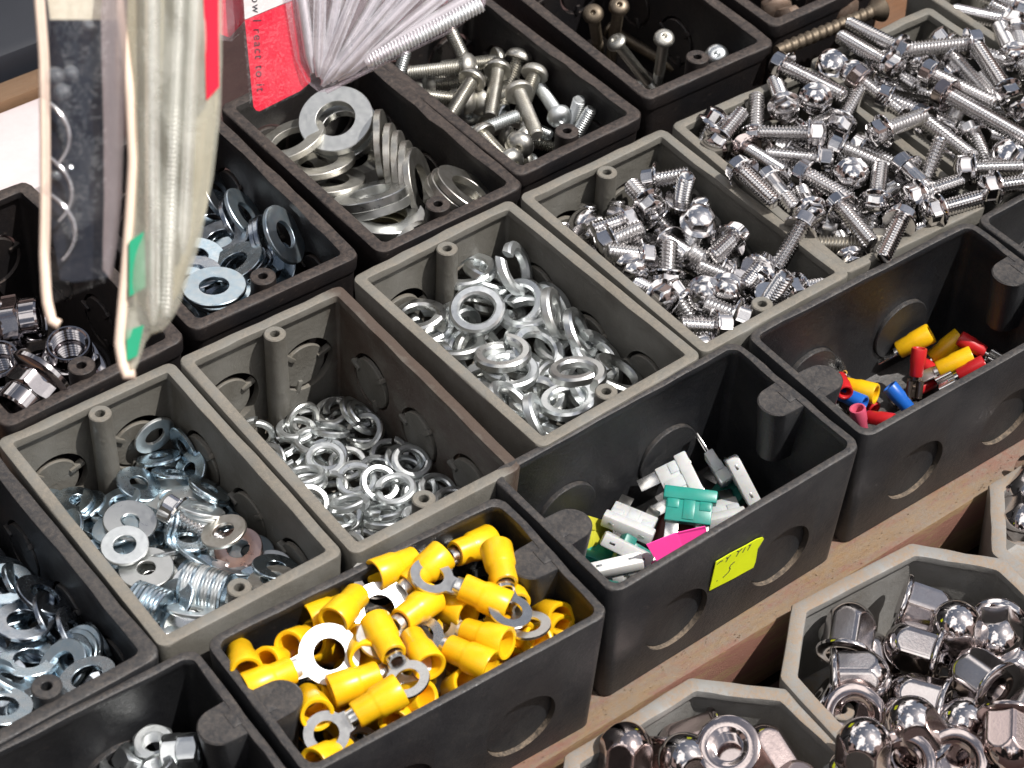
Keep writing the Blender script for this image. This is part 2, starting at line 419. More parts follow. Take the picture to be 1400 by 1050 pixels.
def cap_nut(af, fd, mat, hexh=12, hole=None):
    hole = hole or af * .33; t = 1.3
    fl = [(hole * .82, 12), (hole * .82, 11)]
    z = 11.0
    while z > 1.4:
        fl += [(hole, z - .32), (hole * .86, z - .65)]; z -= .65
    fl += [(hole * 1.02, 1.0), (hole * 1.22, .1), (hole * 1.3, 0), (fd / 2 - .9, 0), (fd / 2 - .2, .35), (fd / 2, 1.0), (fd / 2 - .15, 1.7), (fd / 2 * .9, 2.4), (af * .5, 3.0), (af * .4, 3.0)]
    f = G().add(*lathe([(0, 12)] + fl, 40))
    # hexagon whose flats run out in arches where the round dome cuts them
    rin = af / 2; A = rin * 1.19; z0 = 2.4 + hexh * .60; H = rin * 1.42; n = 72; zs = H * math.sqrt(1 - (rin * .985 / A) ** 2)
    def ring(z, cap_only):
        out = []
        dr = A if z <= z0 else A * math.sqrt(max(0, 1 - ((z - z0) / H) ** 2))
        for i in range(n):
            a = 2 * PI * i / n; m = (a % (PI / 3)) - PI / 6; hr = min(rin / math.cos(m), rin * 1.13)
            q = dr if cap_only else min(hr, dr); out.append((q * math.cos(a), q * math.sin(a), z))
        return out
    def stack(zz, cap_only, top):
        g = G()
        for z in zz: g.v += ring(z, cap_only)
        for k in range(len(zz) - 1):
            for i in range(n):
                j = (i + 1) % n; g.f.append((k * n + i, k * n + j, (k + 1) * n + j, (k + 1) * n + i))
        if top:
            g.v.append((0, 0, z0 + H)); c_ = len(g.v) - 1; o_ = (len(zz) - 1) * n
            for i in range(n): g.f.append((o_ + i, o_ + (i + 1) % n, c_))
        return g
    h = stack([2.4, z0] + [z0 + zs * k / 12 for k in range(1, 13)], False, False)
    d = stack([z0 + zs + (H - zs) * math.sin(k / 14 * PI / 2) for k in range(14)], True, True)
    return [('flange', f.mesh('cap_nut_flange', mat, 40)), ('hex_body', h.mesh('cap_nut_hex', 'pink_reflect_flat' if mat == 'pink_reflect_chrome' else 'chrome_flat', 26)), ('dome', d.mesh('cap_nut_dome', mat, 50))]
def hex_nut(af, h, hole, mat, flange=0):
    g = G(); n = 48
    v, f = hexbody(af, h / 2 + .01, 0, 0, n, .95, .55, False)
    v2 = v[:3 * n]; f2 = [q for q in f if max(q) < 3 * n]
    g.add(v2, f2); g.add([(x, y, -z) for x, y, z in v2], f2)
    prof = [(af / 2 * .95, h / 2), (hole * 1.12, h / 2), (hole, h / 2 - .5)]
    z = h / 2 - .5
    while z > -h / 2 + 1.2:
        prof += [(hole * 1.09, z - .4), (hole * .96, z - .8)]; z -= .8
    prof += [(hole, -h / 2 + .5), (hole * 1.12, -h / 2), (af / 2 * .95, -h / 2)]
    g.add(*lathe(prof, n))
    if flange:
        g.add(*lathe([(hole * 1.1, -h / 2 - 1.6), (flange / 2 - .5, -h / 2 - 1.6), (flange / 2, -h / 2 - 1), (flange / 2 * .92, -h / 2), (af * .45, -h / 2 + .6)], 40))
    return [(None, g.mesh('nut_mesh', mat, 33))]
def collar_nut():
    prof = [(6.9, -9), (13.0, -9), (14.2, -8.2), (14.2, -6.6), (12.5, -5.4), (9.8, -4.6), (9.2, -3)]
    g = G().add(*lathe([(9.2, -3), (9.0, 2), (8.6, 2.3), (8.6, 8), (8.0, 8.8), (7.4, 8.8), (6.9, 8.2)] , 40))
    z = 8.2; inn = [(6.9, 8.2)]
    while z > -8: inn += [(6.9, z - .2), (6.1, z - .75), (6.1, z - .95), (6.9, z - 1.5)]; z -= 1.5
    g.add(*lathe(inn + [(6.9, -9)], 40)); g.add(*lathe(prof, 40))
    v, f = hexbody(19, 7, -5, 0, 48, .93, .6, False); g.add(v, f)
    return [(None, g.mesh('collar_nut_mesh', 'shaded_chrome', 35))]
def wood_screw():
    g = G().add(*shank(6.4, 58, 4.2, 0, 24, 0, 6, depth=.17))
    h = G().add(*lathe([(0, 6), (5.6, 6), (6.2, 5.2), (3.2, 0), (2, -1)], 28))
    return [('head', h.mesh('coach_head', 'brass_brown', 40)), ('threaded_shank', g.mesh('coach_shank', 'brass_brown', 45))]

KINDS = {
 # name: (object name, category, builder, collision hint)
 'wS':  ('flat_washer', 'washer', lambda: [(None, washer(17, 7.0, 1.4, 'blue_zinc'))]),
 'wT':  ('flat_washer', 'washer', lambda: [(None, washer(17, 8.2, 1.4, 'zinc'))]),
 'wM':  ('flat_washer', 'washer', lambda: [(None, washer(19.5, 6.6, 1.4, 'pale_zinc', .25))]),
 'wL':  ('flat_washer', 'washer', lambda: [(None, washer(21.5, 8, 1.6, 'pale_zinc'))]),
 'wC':  ('flat_washer', 'washer', lambda: [(None, washer(17.5, 8.2, 1.5, 'copper_washed'))]),
 'wD':  ('flat_washer', 'washer', lambda: [(None, washer(17, 8, 1.5, 'dull_steel'))]),
 'kW':  ('flat_washer', 'washer', lambda: [(None, washer(24, 11.5, 2.2, 'dark_zinc'))]),
 'kV':  ('flat_washer', 'washer', lambda: [(None, washer(25, 11.5, 1.9, 'blue_zinc'))]),
 'gW':  ('flat_washer', 'washer', lambda: [(None, washer(20, 10.5, 2.2, 'blue_zinc'))]),
 'gX':  ('flat_washer', 'washer', lambda: [(None, washer(21, 11, 1.8, 'dark_zinc'))]),
 'bigW': ('flat_washer', 'washer', lambda: [(None, washer(32, 17, 4.0, 'pale_zinc'))]),
 'bigV': ('flat_washer', 'washer', lambda: [(None, washer(31, 17, 3.0, 'galvanised'))]),
 'bigY': ('flat_washer', 'washer', lambda: [(None, washer(30, 17, 2.4, 'yellow_chromate'))]),
 'rS':  ('split_washer', 'washer', lambda: [(None, split_ring(15.4, 10.2, 2.6, 'zinc'))]),
 'rT':  ('split_washer', 'washer', lambda: [(None, split_ring(15.4, 10.2, 2.6, 'pale_zinc', .9, 52, 10))]),
 'rL':  ('split_washer', 'washer', lambda: [(None, split_ring(22, 13.9, 4.2, 'zinc', .75))]),
 'rM':  ('split_washer', 'washer', lambda: [(None, split_ring(22, 13.9, 4.2, 'pale_zinc', .95, 52, 9))]),
 'fS':  ('flange_bolt', 'bolt', lambda: flange_bolt(7.6, 13, 10.6, 15, 7.0)),
 'fM':  ('flange_bolt', 'bolt', lambda: flange_bolt(7.0, 21, 10.2, 14.4, 6.6)),
 'fP':  ('flange_bolt', 'bolt', lambda: flange_bolt(7.0, 21, 10.2, 14.4, 6.6, 'pink_reflect_chrome')),
 'fQ':  ('flange_bolt', 'bolt', lambda: flange_bolt(7.0, 17, 10.2, 14.4, 6.6, plain=9)),
 'fD':  ('hex_bolt', 'bolt', lambda: flange_bolt(7.4, 24, 12, 12, 7.0, 'dull_steel', 'dull_steel', 1.4)),
 'fL':  ('flange_bolt', 'bolt', lambda: flange_bolt(7.2, 29, 10.2, 14, 6.6)),
 'fX':  ('flange_bolt', 'bolt', lambda: flange_bolt(7.4, 44, 10.6, 14.6, 6.8, 'pink_reflect_chrome')),
 'pS':  ('pan_head_screw', 'screw', lambda: pan_screw(6.4, 26, 12.5, 5.0, 'galvanised')),
 'pZ':  ('pan_head_screw', 'screw', lambda: pan_screw(5.8, 24, 11, 4.6, 'zinc')),
 'lB':  ('long_screw', 'screw', lambda: pan_screw(5.0, 52, 9.6, 3.2, 'galvanised', 1.0, 30)),
 'lC':  ('long_screw', 'screw', lambda: pan_screw(5.4, 60, 9.6, 3.2, 'brass_brown', 1.0, 40)),
 'rB':  ('hex_bolt', 'bolt', lambda: flange_bolt(8, 36, 13, 13, 7.5, 'rusty_steel', 'rusty_steel', 1.4)),
 'tA':  ('ring_terminal', 'terminal', lambda: ring_terminal(15, 8.4)),
 'tB':  ('ring_terminal', 'terminal', lambda: ring_terminal(20.5, 10.8, 'sunlit_tin')),
 'tC':  ('ring_terminal', 'terminal', lambda: ring_terminal(19, 10.5)),
 'cR':  ('crimp_connector', 'terminal', lambda: crimp('red_sleeve')),
 'cP':  ('crimp_connector', 'terminal', lambda: crimp('pink_sleeve', 3.0, 11, 'tab')),
 'cB':  ('crimp_connector', 'terminal', lambda: crimp('blue_sleeve', 3.0, 12, 'spade')),
 'cY':  ('crimp_connector', 'terminal', lambda: crimp('yellow_sleeve', 3.9, 15, 'tab')),
 'cT':  ('crimp_connector', 'terminal', lambda: crimp('red_sleeve', 2.9, 11.5, 'spade', 'dark_steel')),
 'uC':  ('blade_fuse', 'fuse', lambda: fuse('clear_fuse')),
 'uT':  ('blade_fuse', 'fuse', lambda: fuse('teal_fuse')),
 'uD':  ('blade_fuse', 'fuse', lambda: fuse('dark_teal_fuse')),
 'uY':  ('blade_fuse', 'fuse', lambda: fuse('yellow_fuse')),
 'uB':  ('blade_fuse', 'fuse', lambda: fuse('brown_fuse')),
 'uW':  ('blade_fuse', 'fuse', lambda: fuse('white_fuse')),
 'nC':  ('cap_nut', 'nut', lambda: cap_nut(17, 22.5, 'nut_chrome')),
 'nP':  ('cap_nut', 'nut', lambda: cap_nut(17, 22.5, 'pink_reflect_chrome')),
 'nL':  ('cap_nut', 'nut', lambda: cap_nut(15, 19, 'pink_reflect_chrome', 18)),
 'mN':  ('flange_nut', 'nut', collar_nut),
 'mH':  ('hex_nut', 'nut', lambda: hex_nut(13, 7, 3.6, 'zinc')),
}
def parts_of(kind):
    if kind not in _cache: _cache[kind] = KINDS[kind][2]()
    return _cache[kind]
def item(kind, loc, quat, label, group=None):
    nm, cat, _ = KINDS[kind]; ps = parts_of(kind)
    if len(ps) == 1:
        o = obj(nm, ps[0][1], None, loc, quat)
    else:
        o = empty(nm, loc, quat)
        for pn, me in ps: obj(pn, me, o)
    return tag(o, label, cat, group)

# ------------------------------------------------------------------ junction boxes
DEPTH = 62.0; TAPER = 2.4
def rrect(hx, hy, r, step=3.0, nc=5):
    pts = []
    for sx, sy, a0 in ((1, 1, 0), (-1, 1, PI / 2), (-1, -1, PI), (1, -1, 1.5 * PI)):
        cx, cy = sx * (hx - r), sy * (hy - r)
        for k in range(nc + 1):
            a = a0 + k / nc * PI / 2; pts.append((cx + r * math.cos(a), cy + r * math.sin(a)))
        # straight run to the next corner
        nx, ny = {(1, 1): (-1, 1), (-1, 1): (-1, -1), (-1, -1): (1, -1), (1, -1): (1, 1)}[(sx, sy)]
        a = a0 + PI / 2
        ex, ey = nx * (hx - r) + r * math.cos(a), ny * (hy - r) + r * math.sin(a)
        px, py = pts[-1]; d = math.hypot(ex - px, ey - py); k = 10
        for q in range(1, k): pts.append((px + (ex - px) * q / k, py + (ey - py) * q / k))
    return pts
def octo(hx, hy, c, nseg=5):
    cs = [(hx, hy - c), (hx - c, hy), (-hx + c, hy), (-hx, hy - c), (-hx, -hy + c), (-hx + c, -hy), (hx - c, -hy), (hx, -hy + c)]
    out = []
    for (a, b), (c_, d) in zip(cs, cs[1:] + cs[:1]):
        for k in range(nseg): out.append((a + (c_ - a) * (k + .06) / nseg, b + (d - b) * (k + .06) / nseg))
        out.append((a + (c_ - a) * .97, b + (d - b) * .97))
    return out
def shell_mesh(shape, rim, depth, taper, mat, cutters, wear=.22, lip=0.0, seed=1, floor=3.0, wall=None, ledge=None):
    """shape(inset, r_in) -> outline. Loops run from the outside bottom over the rim to the inside floor."""
    wall = wall or rim
    T = lambda z: taper * (-z / depth)
    loops = [(taper + 4, -depth), (taper + .8, -depth), (taper, -depth + .8)]
    if lip: loops += [(T(-7) , -7.2), (T(-7) - lip, -6.6)]
    loops += [(-lip + .05, -1.0), (-lip + .35, -.25), (-lip + .9, 0), (rim - .8, 0), (rim - .2, -.25), (rim, -.9)]
    if wall < rim: loops += [(rim + .1, -3.0), (wall + T(-4), -3.6)]
    loops += [(wall + T(-depth) + .2, -depth + floor + .6), (wall + taper + 1, -depth + floor)]
    v = []; f = []; n = None
    for i, (ins, z) in enumerate(loops):
        pts = shape(ins)
        if n is None: n = len(pts)
        for (x, y) in pts:
            q = Vector((x * .09 + seed * 7.1, y * .09, z * .05))
            nz = noise.noise(q) * wear * (1.2 if abs(z) < 2 else .5) + noise.noise(q * 4) * wear * (.8 if abs(z) < 2 else .1)
            l = math.hypot(x, y) or 1
            v.append((x + nz * x / l, y + nz * y / l, z + nz * .9))
    m = len(loops)
    for k in range(m - 1):
        for i in range(n):
            j = (i + 1) % n; f.append((k * n + i, k * n + j, (k + 1) * n + j, (k + 1) * n + i))
    f.append(tuple(reversed(range(n)))); f.append(tuple((m - 1) * n + i for i in range(n)))
    me = new_mesh('box_shell_mesh', v, f, mat, 40)
    if cutters:
        o = obj('tmp', me)
        c = G()
        for M, r in cutters:
            a, b = lathe([(0, -7), (r, -7), (r, 7), (0, 7)], 40); c.add(a, b, M)
        co = obj('tmpc', c.mesh('cut', ledge or mat, 0))
        md = o.modifiers.new('b', 'BOOLEAN'); md.operation = 'DIFFERENCE'; md.object = co; md.solver = 'EXACT'; md.material_mode = 'TRANSFER'
        dg = bpy.context.evaluated_depsgraph_get(); dg.update()
        me2 = bpy.data.meshes.new_from_object(o.evaluated_get(dg))
        bpy.data.objects.remove(o); bpy.data.objects.remove(co)
        me2.polygons.foreach_set('use_smooth', [True] * len(me2.polygons))
        me2.set_sharp_from_angle(angle=math.radians(40)); me2.name = 'box_shell_mesh'
        return me2
    return me
def wallM(side, u, z, LX, LY, inset):
    """frame on a wall: local z points outward"""
    if side == 'back': return Matrix.Translation((u, LY / 2 - inset, z)) @ Matrix.Rotation(-PI / 2, 4, 'X')
    if side == 'front': return Matrix.Translation((u, -LY / 2 + inset, z)) @ Matrix.Rotation(PI / 2, 4, 'X')
    if side == 'right': return Matrix.Translation((LX / 2 - inset, u, z)) @ Matrix.Rotation(PI / 2, 4, 'Y')
    if side == 'left': return Matrix.Translation((-LX / 2 + inset, u, z)) @ Matrix.Rotation(-PI / 2, 4, 'Y')
def knock_mesh(r, th, mat, tabs, seed, gap):
    g = G(); rr = r - gap
    v, f = lathe([(0, -th / 2), (rr - .4, -th / 2), (rr, -th / 2 + .4), (rr, th / 2 - .3), (rr - .3, th / 2), (0, th / 2)], 40)
    g.add(v, f)
    if tabs:
        for a in (90, -150, -35):
            a = math.radians(a + seed * 7 % 12 + 8)
            # little break-off tabs bridging the gap, standing proud on the inner face
            v, f = boxm(rr - 3.2, r + .6, -1.0, 1.0, -th / 2 - 1.0, th / 2 - .4, .3)
            g.add(v, f, Matrix.Rotation(a, 4, 'Z'))
    return g.mesh('knockout_mesh', mat, 40)
def round_post(h, mat, r=4.2, hole=1.7):
    v, f = lathe([(0, -9), (hole, -9), (hole, -.3), (hole + .3, 0), (r - .4, 0), (r, -.4), (r * 1.12, -h)], 28)
    return new_mesh('post_mesh', v, f, mat, 40)
def tongue_post(h, mat, reach=14.0, w=15.0):
    """D-shaped boss growing from the short wall toward -x; flat top with a small pit"""
    out = [(2.0, -w / 2), (2.0, w / 2)]
    r = w / 2; n = 14; cx = -(reach - r)
    arc = [(cx - r * math.sin(PI * k / n), r * math.cos(PI * k / n)) for k in range(n + 1)]
    pts = [(2.0, -w * .62)] + [(2.0, w * .62), (-1.0, w * .52)] + arc + [(-1.0, -w * .52)]
    g = G(); rows = [(1.0, 0.0), (1.0, -.7), (.86, -h * .6), (.80, -h), ]
    rows = [(.96, 0.0)] + [(1.0, -.5)] + rows[2:]
    for s_, z in rows:
        g.v += [(x * s_ if x < 0 else x, y * (s_ if x < 1 else 1), z) for x, y in pts]
    m = len(pts)
    for k in range(len(rows) - 1):
        for i in range(m):
            j = (i + 1) % m; g.f.append((k * m + i, k * m + j, (k + 1) * m + j, (k + 1) * m + i))
    g.f.append(tuple(range(m))); g.f.append(tuple((len(rows) - 1) * m + i for i in range(m)))
    v, f = boxm(-3.5, 1.2, -3.4, 3.4, -.3, .28, .15); g.add(v, f)
    return g.mesh('tongue_mesh', mat, 38)
def junction_box(x, y, z, rotdeg, LX, LY, style, label, seed, group):
    """style: grey (round posts, loose knockouts), back (black, raised round posts), front (black, tongue posts)"""
    root = tag(empty('junction_box', (x, y, z), rotz=math.radians(rotdeg)), label, 'box', group)
    mat = 'stained_grey_plastic' if 'stained' in label else 'black_plastic' if 'thick bluish' in label else {'grey': 'grey_plastic', 'back': 'dusty_black_plastic', 'front': 'black_plastic'}[style]
    rim, wall, rad = {'grey': (4.8, 3.0, 3.6), 'back': (4.8, 3.2, 5.0), 'front': (3.4, 3.0, 5.5)}[style]
    holes = []
    if style == 'front':
        holes = [(s, u, -38.5, 14.2) for s in ('front', 'back') for u in (-25, 25)]
    else:
        holes = [('back', u, -29, 12.2) for u in (-17, 17)] + [('right', u, -29 - (3 if u == 0 else 0), 12.0) for u in (-33, 0, 32)]
    cut = [(wallM(s, u, zz, LX, LY, 3.2), r) for s, u, zz, r in holes]
    def shape(ins):
        r = max(1.2, rad - max(ins, 0) * .55)
        return rrect(LX / 2 - ins, LY / 2 - ins, r)
    obj('shell', shell_mesh(shape, rim, DEPTH, TAPER, mat, cut, .32 if style != 'back' else .55, .7 if style == 'back' else 0, seed, 3.0, wall, 'dusty_ledge' if style == 'front' else None), root)
    rnd = random.Random(seed)
    for k, (s, u, zz, r) in enumerate(holes):
        tilt = TAPER / DEPTH
        M = wallM(s, u, zz, LX, LY, (3.7 + TAPER * .5 if style == 'front' else (1.5 if style == 'grey' and s == 'back' else 2.6) + TAPER * .5))
        if style == 'grey': M = M @ (Matrix.Translation((-.9, .9, 0)) if s == 'back' else Matrix.Translation((.5, 0, 0)))
        M = M @ Matrix.Rotation(rnd.uniform(-.05, .05) * (1 if style == 'grey' else .15), 4, 'X') @ Matrix.Rotation(rnd.uniform(-.05, .05) * (1 if style == 'grey' else .15), 4, 'Y')
        loose = style == 'grey' and s == 'back'
        ko = obj('knockout', knock_mesh(r, 2.2 if style == 'front' else 2.0, mat, style != 'front', seed + k, .18 if style == 'front' else (2.3 if loose else 1.3)), root)
        q = M.copy(); q.translation *= S; ko.matrix_local = q
    if style == 'front':
        for sgn in (1, -1):
            p = obj('screw_post', tongue_post(27, mat), root); p.location = (sgn * (LX / 2 - 2.6) * S, (1.0 * sgn) * S, -.5 * S)
            if sgn < 0: p.rotation_euler = (0, 0, PI)
    else:
        up = .6 if style == 'grey' else 2.6
        for sgn in (1, -1):
            if style == 'back' and sgn > 0: continue
            p = obj('screw_post', round_post(DEPTH - 6, mat, 4.2 if style == 'grey' else 5.0, 1.8), root)
            p.location = ((1.2 * sgn) * S, sgn * (LY / 2 - (8.6 if style == 'grey' else 8.8)) * S, (up - (1.2 if style == 'grey' else 0)) * S)
    return root
def octagon_box(x, y, z, rotdeg, label, seed, group, W=107, D=44, c=25):
    root = tag(empty('octagonal_box', (x, y, z), rotz=math.radians(rotdeg)), label, 'box', group)
    def shape(ins):
        return octo(W / 2 - ins, W / 2 - ins, c - ins * .586)
    obj('shell', shell_mesh(shape, 6.0, D, 3.0, 'dusty_grey_plastic', [], .3, 0, seed, 3.0, 4.5), root)
    for px, py in ((-W / 2 + 11, 7), (W / 2 - 11, -7)):
        p = obj('screw_post', round_post(D - 5, 'dusty_grey_plastic', 4.6, 1.9), root); p.location = (px * S, py * S, -1.5 * S)
    bo = obj('side_boss', new_mesh('boss_mesh', *lathe([(1.4, 3), (1.4, 0), (4.4, 0), (5.2, .8), (6, 3.4)], 28), 'dusty_grey_plastic', 40), root)
    q = wallM('back', -16, -13, W, W, 8.2) @ Matrix.Rotation(PI, 4, 'X'); q.translation *= S; bo.matrix_local = q
    return root

BOXES = {  # x, y, z, rotation, x size, y size, style
 'G1': (198.7, -27.9, -1.1, -.38, 72.3, 115.7, 'grey', 'grey junction box with two loose round knockouts, holding mixed flat washers'),
 'G2': (272.0, -31.1, 0.0, -.54, 72.7, 117.7, 'grey', 'grey junction box with deep brown-stained side wall, holding small split washers'),
 'G3': (354.9, -28.6, .7, 1.92, 79.0, 115.2, 'grey', 'grey junction box holding the large split washers, middle of the grey row'),
 'G4': (435.8, -26.2, -.5, .63, 77.1, 113.7, 'grey', 'grey junction box holding short stubby chrome flange bolts'),
 'G5': (513.8, -26.3, -1.1, -2.39, 76.8, 112.7, 'grey', 'grey junction box heaped to the rim with medium chrome flange bolts'),
 'G6': (592.3, -26.9, -1.0, -.36, 73.5, 115.0, 'grey', 'grey junction box heaped with the long chrome flange bolts'),
 'G7': (668.5, -10.0, 1.0, 0, 73.5, 115.0, 'grey', 'grey junction box in the top right corner behind the long bolts'),
 'G0': (124.5, -30.5, .4, .5, 71.0, 116.0, 'back', 'black junction box at the left edge holding thick bluish washers'),
 'B0': (111.5, -121.5, -1.0, -2.0, 118.5, 67, 'front', 'black junction box in the bottom left corner holding a few hex nuts'),
 'B1': (233.2, -125.0, -1.0, -2.21, 118.7, 65.4, 'front', 'black junction box full of yellow ring terminals'),
 'B2': (354.3, -119.3, -.1, .69, 117.5, 69.7, 'front', 'black junction box holding blade fuses, yellow price tag on its front'),
 'B3': (476.2, -118.5, -.1, -.78, 119.2, 67.4, 'front', 'black junction box holding a few red, blue and yellow crimp connectors'),
 'B4': (597.5, -120.0, -.3, .4, 118.5, 67.0, 'front', 'black junction box cut off by the right edge, next to the crimp connectors'),
 'M':  (203.8, 90.2, 2.0, 2.15, 76.1, 116, 'back', 'black junction box holding large chrome flange nuts, at the left edge'),
 'K0': (286.4, 93.5, 1.6, -.46, 74.8, 116, 'back', 'black junction box holding dark flat washers, half behind the hanging packs'),
 'K1': (365.9, 90.8, .4, .8, 71.2, 116, 'back', 'black junction box holding very large thick washers'),
 'K2': (437.1, 98.8, -.4, 1.52, 68.1, 116, 'back', 'black junction box holding dull pan head screws'),
 'K3': (516.1, 105.7, .7, -.59, 72.1, 116, 'back', 'black junction box with a few long thin screws inside'),
 'K4': (594.0, 113.5, 1.5, .3, 72.0, 116, 'back', 'black junction box with rusty bolts, at the top edge'),
}
OCTS = {
 'O1': (402, -219, -53, -4.2, 'grey octagonal box holding a heap of large chrome cap nuts'),
 'O2': (298, -220, -55, .5, 'grey octagonal box with long cap nuts, cut off by the bottom edge'),
 'O3': (510, -217, -54, .5, 'grey octagonal box cut off by the right edge of the picture'),
}

# ------------------------------------------------------------------ world, sun, camera
SUN = Vector((-.33, .42, -1.0)).normalized()            # the way the light travels
def build_world():
    w = bpy.data.worlds.new('World'); scene.world = w; w.use_nodes = True; nt = w.node_tree
    bg = nt.nodes['Background']; N = nt.nodes.new; Lk = nt.links.new
    sky = N('ShaderNodeTexSky'); sky.sky_type = 'NISHITA'; sky.sun_disc = False
    el = math.asin(-SUN.z); az = math.atan2(-SUN.x, -SUN.y)
    sky.sun_elevation = el; sky.sun_rotation = az; sky.dust_density = 2.0; sky.air_density = 1.0
    hs = N('ShaderNodeHueSaturation'); hs.inputs['Saturation'].default_value = .55; Lk(sky.outputs[0], hs.inputs['Color'])
    tc = N('ShaderNodeTexCoord')
    def noise_ramp(scale, lo, hi, det=5, off=0.0):
        mp = N('ShaderNodeMapping'); mp.inputs['Location'].default_value = (off, off * .7, -off); Lk(tc.outputs['Generated'], mp.inputs['Vector'])
        no = N('ShaderNodeTexNoise'); no.inputs['Scale'].default_value = scale; no.inputs['Detail'].default_value = det; no.inputs['Roughness'].default_value = .6
        Lk(mp.outputs[0], no.inputs['Vector'])
        rp = N('ShaderNodeValToRGB'); rp.color_ramp.elements[0].position = lo; rp.color_ramp.elements[1].position = hi; Lk(no.outputs['Fac'], rp.inputs['Fac'])
        return no.outputs['Fac'], rp.outputs[0]
    def mixc(fac, A, B):
        x = N('ShaderNodeMix'); x.data_type = 'RGBA'
        for i, v in ((0, fac), (6, A), (7, B)):
            if isinstance(v, tuple): x.inputs[i].default_value = (*v, 1)
            else: Lk(v, x.inputs[i])
        return x.outputs[2]
    # broken bright cloud over blue sky
    col = mixc(noise_ramp(1.7, .49, .55, 4)[1], hs.outputs[0], (CLOUD, CLOUD * .965, CLOUD * .94))
    # the street round the stall: uneven dark shopfronts and awnings, some of them sunlit pinkish walls
    street = mixc(noise_ramp(2.6, .50, .56, 3, 4.2)[1], (.15, .14, .14), (4.2, 3.1, 2.8))
    sp = N('ShaderNodeSeparateXYZ'); Lk(tc.outputs['Generated'], sp.inputs[0])
    ad = N('ShaderNodeMath'); ad.operation = 'MULTIPLY_ADD'; Lk(noise_ramp(2.4, 0, 1, 2, 1.3)[0], ad.inputs[0]); ad.inputs[1].default_value = -.9; Lk(sp.outputs['Z'], ad.inputs[2])
    r2 = N('ShaderNodeValToRGB'); r2.color_ramp.elements[0].position = .0; r2.color_ramp.elements[1].position = .03; Lk(ad.outputs[0], r2.inputs['Fac'])
    col = mixc(r2.outputs[0], street, col)
    Lk(col, bg.inputs['Color']); bg.inputs['Strength'].default_value = SKY
CLOUD = 20.0; SKY = .085; SUNP = 4.9; EXPO = 0.12
def build_light_camera():
    build_world()
    l = bpy.data.lights.new('sun', 'SUN'); l.energy = SUNP; l.angle = math.radians(.6); l.color = (1, .96, .915)
    o = bpy.data.objects.new('sun', l); COL.objects.link(o); o.rotation_mode = 'QUATERNION'
    o.rotation_quaternion = SUN.to_track_quat('-Z', 'Y'); o.location = (.4, -.4, 1.2)
    cd = bpy.data.cameras.new('camera'); cam = bpy.data.objects.new('camera', cd); COL.objects.link(cam)
    cam.location = (-34.477 * S, -504.871 * S, 570.939 * S)
    cam.rotation_euler = [math.radians(a) for a in (45.3729, -1.7222, -37.2418)]
    cd.sensor_width = 36; cd.lens = 36 * 3024.716 / 1400; cd.clip_start = .02; cd.clip_end = 50
    cd.dof.use_dof = True; cd.dof.focus_distance = .84; cd.dof.aperture_fstop = 22
    scene.camera = cam
    vs = scene.view_settings; vs.view_transform = 'Standard'; vs.look = 'None'; vs.exposure = EXPO; vs.gamma = 1; vs.use_curve_mapping = False
    scene.cycles.max_bounces = 8; scene.cycles.transparent_max_bounces = 16; scene.cycles.glossy_bounces = 5
    scene.cycles.sample_clamp_indirect = 6; scene.cycles.use_denoising = True
    scene.cycles.caustics_reflective = False; scene.cycles.caustics_refractive = False

# ------------------------------------------------------------------ table, planks, boards
def slab(name, x0, x1, y0, y1, z0, z1, mat, bev=1.2, rotz=0.0, sub=0, loc=None):
    cx, cy, cz = (x0 + x1) / 2, (y0 + y1) / 2, (z0 + z1) / 2
    v, f = boxm(x0 - cx, x1 - cx, y0 - cy, y1 - cy, z0 - cz, z1 - cz, bev)
    o = obj(name, new_mesh(name + '_mesh', v, f, mat, 30), None, (cx, cy, cz)); o.rotation_euler = (0, 0, rotz); return o
def build_setting():
    g = slab('ground', -900, 1600, -900, 1500, -126, -116, 'dark_board', 0); g['kind'] = 'structure'
    t = slab('display_table', -60, 900, -128, 172, -82, -62.6, 'table_wood', 1.5)
    tag(t, 'brown wooden table top under the black and grey boxes', 'table')
    p = slab('front_plank', -60, 900, -161, -129, -99, -62.4, 'dusty_plank', 1.6)
    tag(p, 'long dusty wooden plank with pinkish paint remains, in front of the black boxes', 'plank')
    b = slab('lower_board', -60, 900, -420, -163, -112, -99.4, 'dark_board', 1.0)
    tag(b, 'dark maroon lower board carrying the octagonal boxes', 'board')
    w = slab('white_board', 60, 296, 170, 224, -40, -22, 'white_board', 1.5)
    tag(w, 'scuffed white board lying behind the black boxes at the top left', 'board')
    e = slab('wooden_batten', 40, 340, 225, 238, -40, -18, 'edge_wood', 1.5)
    tag(e, 'narrow brown wooden batten along the back of the white board', 'batten')
    d = slab('clutter_block', -200, 330, 242, 420, -60, -8, 'clutter_dark', 6)  # plain dark slab put in for the dark clutter behind the batten
    tag(d, 'dark bluish sheet standing in for clutter behind the batten in the top left corner', 'block')
    gb = G()
    for k in range(5):
        a = k * 1.3; M = Matrix.Translation((303 + 7 * math.cos(a), 318 + 7 * math.sin(a), 0)) @ Matrix.Rotation(a, 4, 'Z') @ Matrix.Rotation(-.5, 4, 'Y')
        v = [(-2, -3, -8), (-2, 3, -8), (8, -6, 0), (8, 6, 0), (20, -4, 3), (20, 4, 3), (28, 0, 1), (10, 0, 3)]
        gb.add(v, [(0, 2, 7), (0, 7, 1), (1, 7, 3), (2, 4, 7), (7, 4, 6), (7, 6, 5), (7, 5, 3)], M)
    go = obj('leaf_sprig', gb.mesh('leaf_mesh', 'leaf_green', 40)); go.location = (0, 0, 0)
    tag(go, 'small bright green leafy sprig at the far top left corner', 'plant')

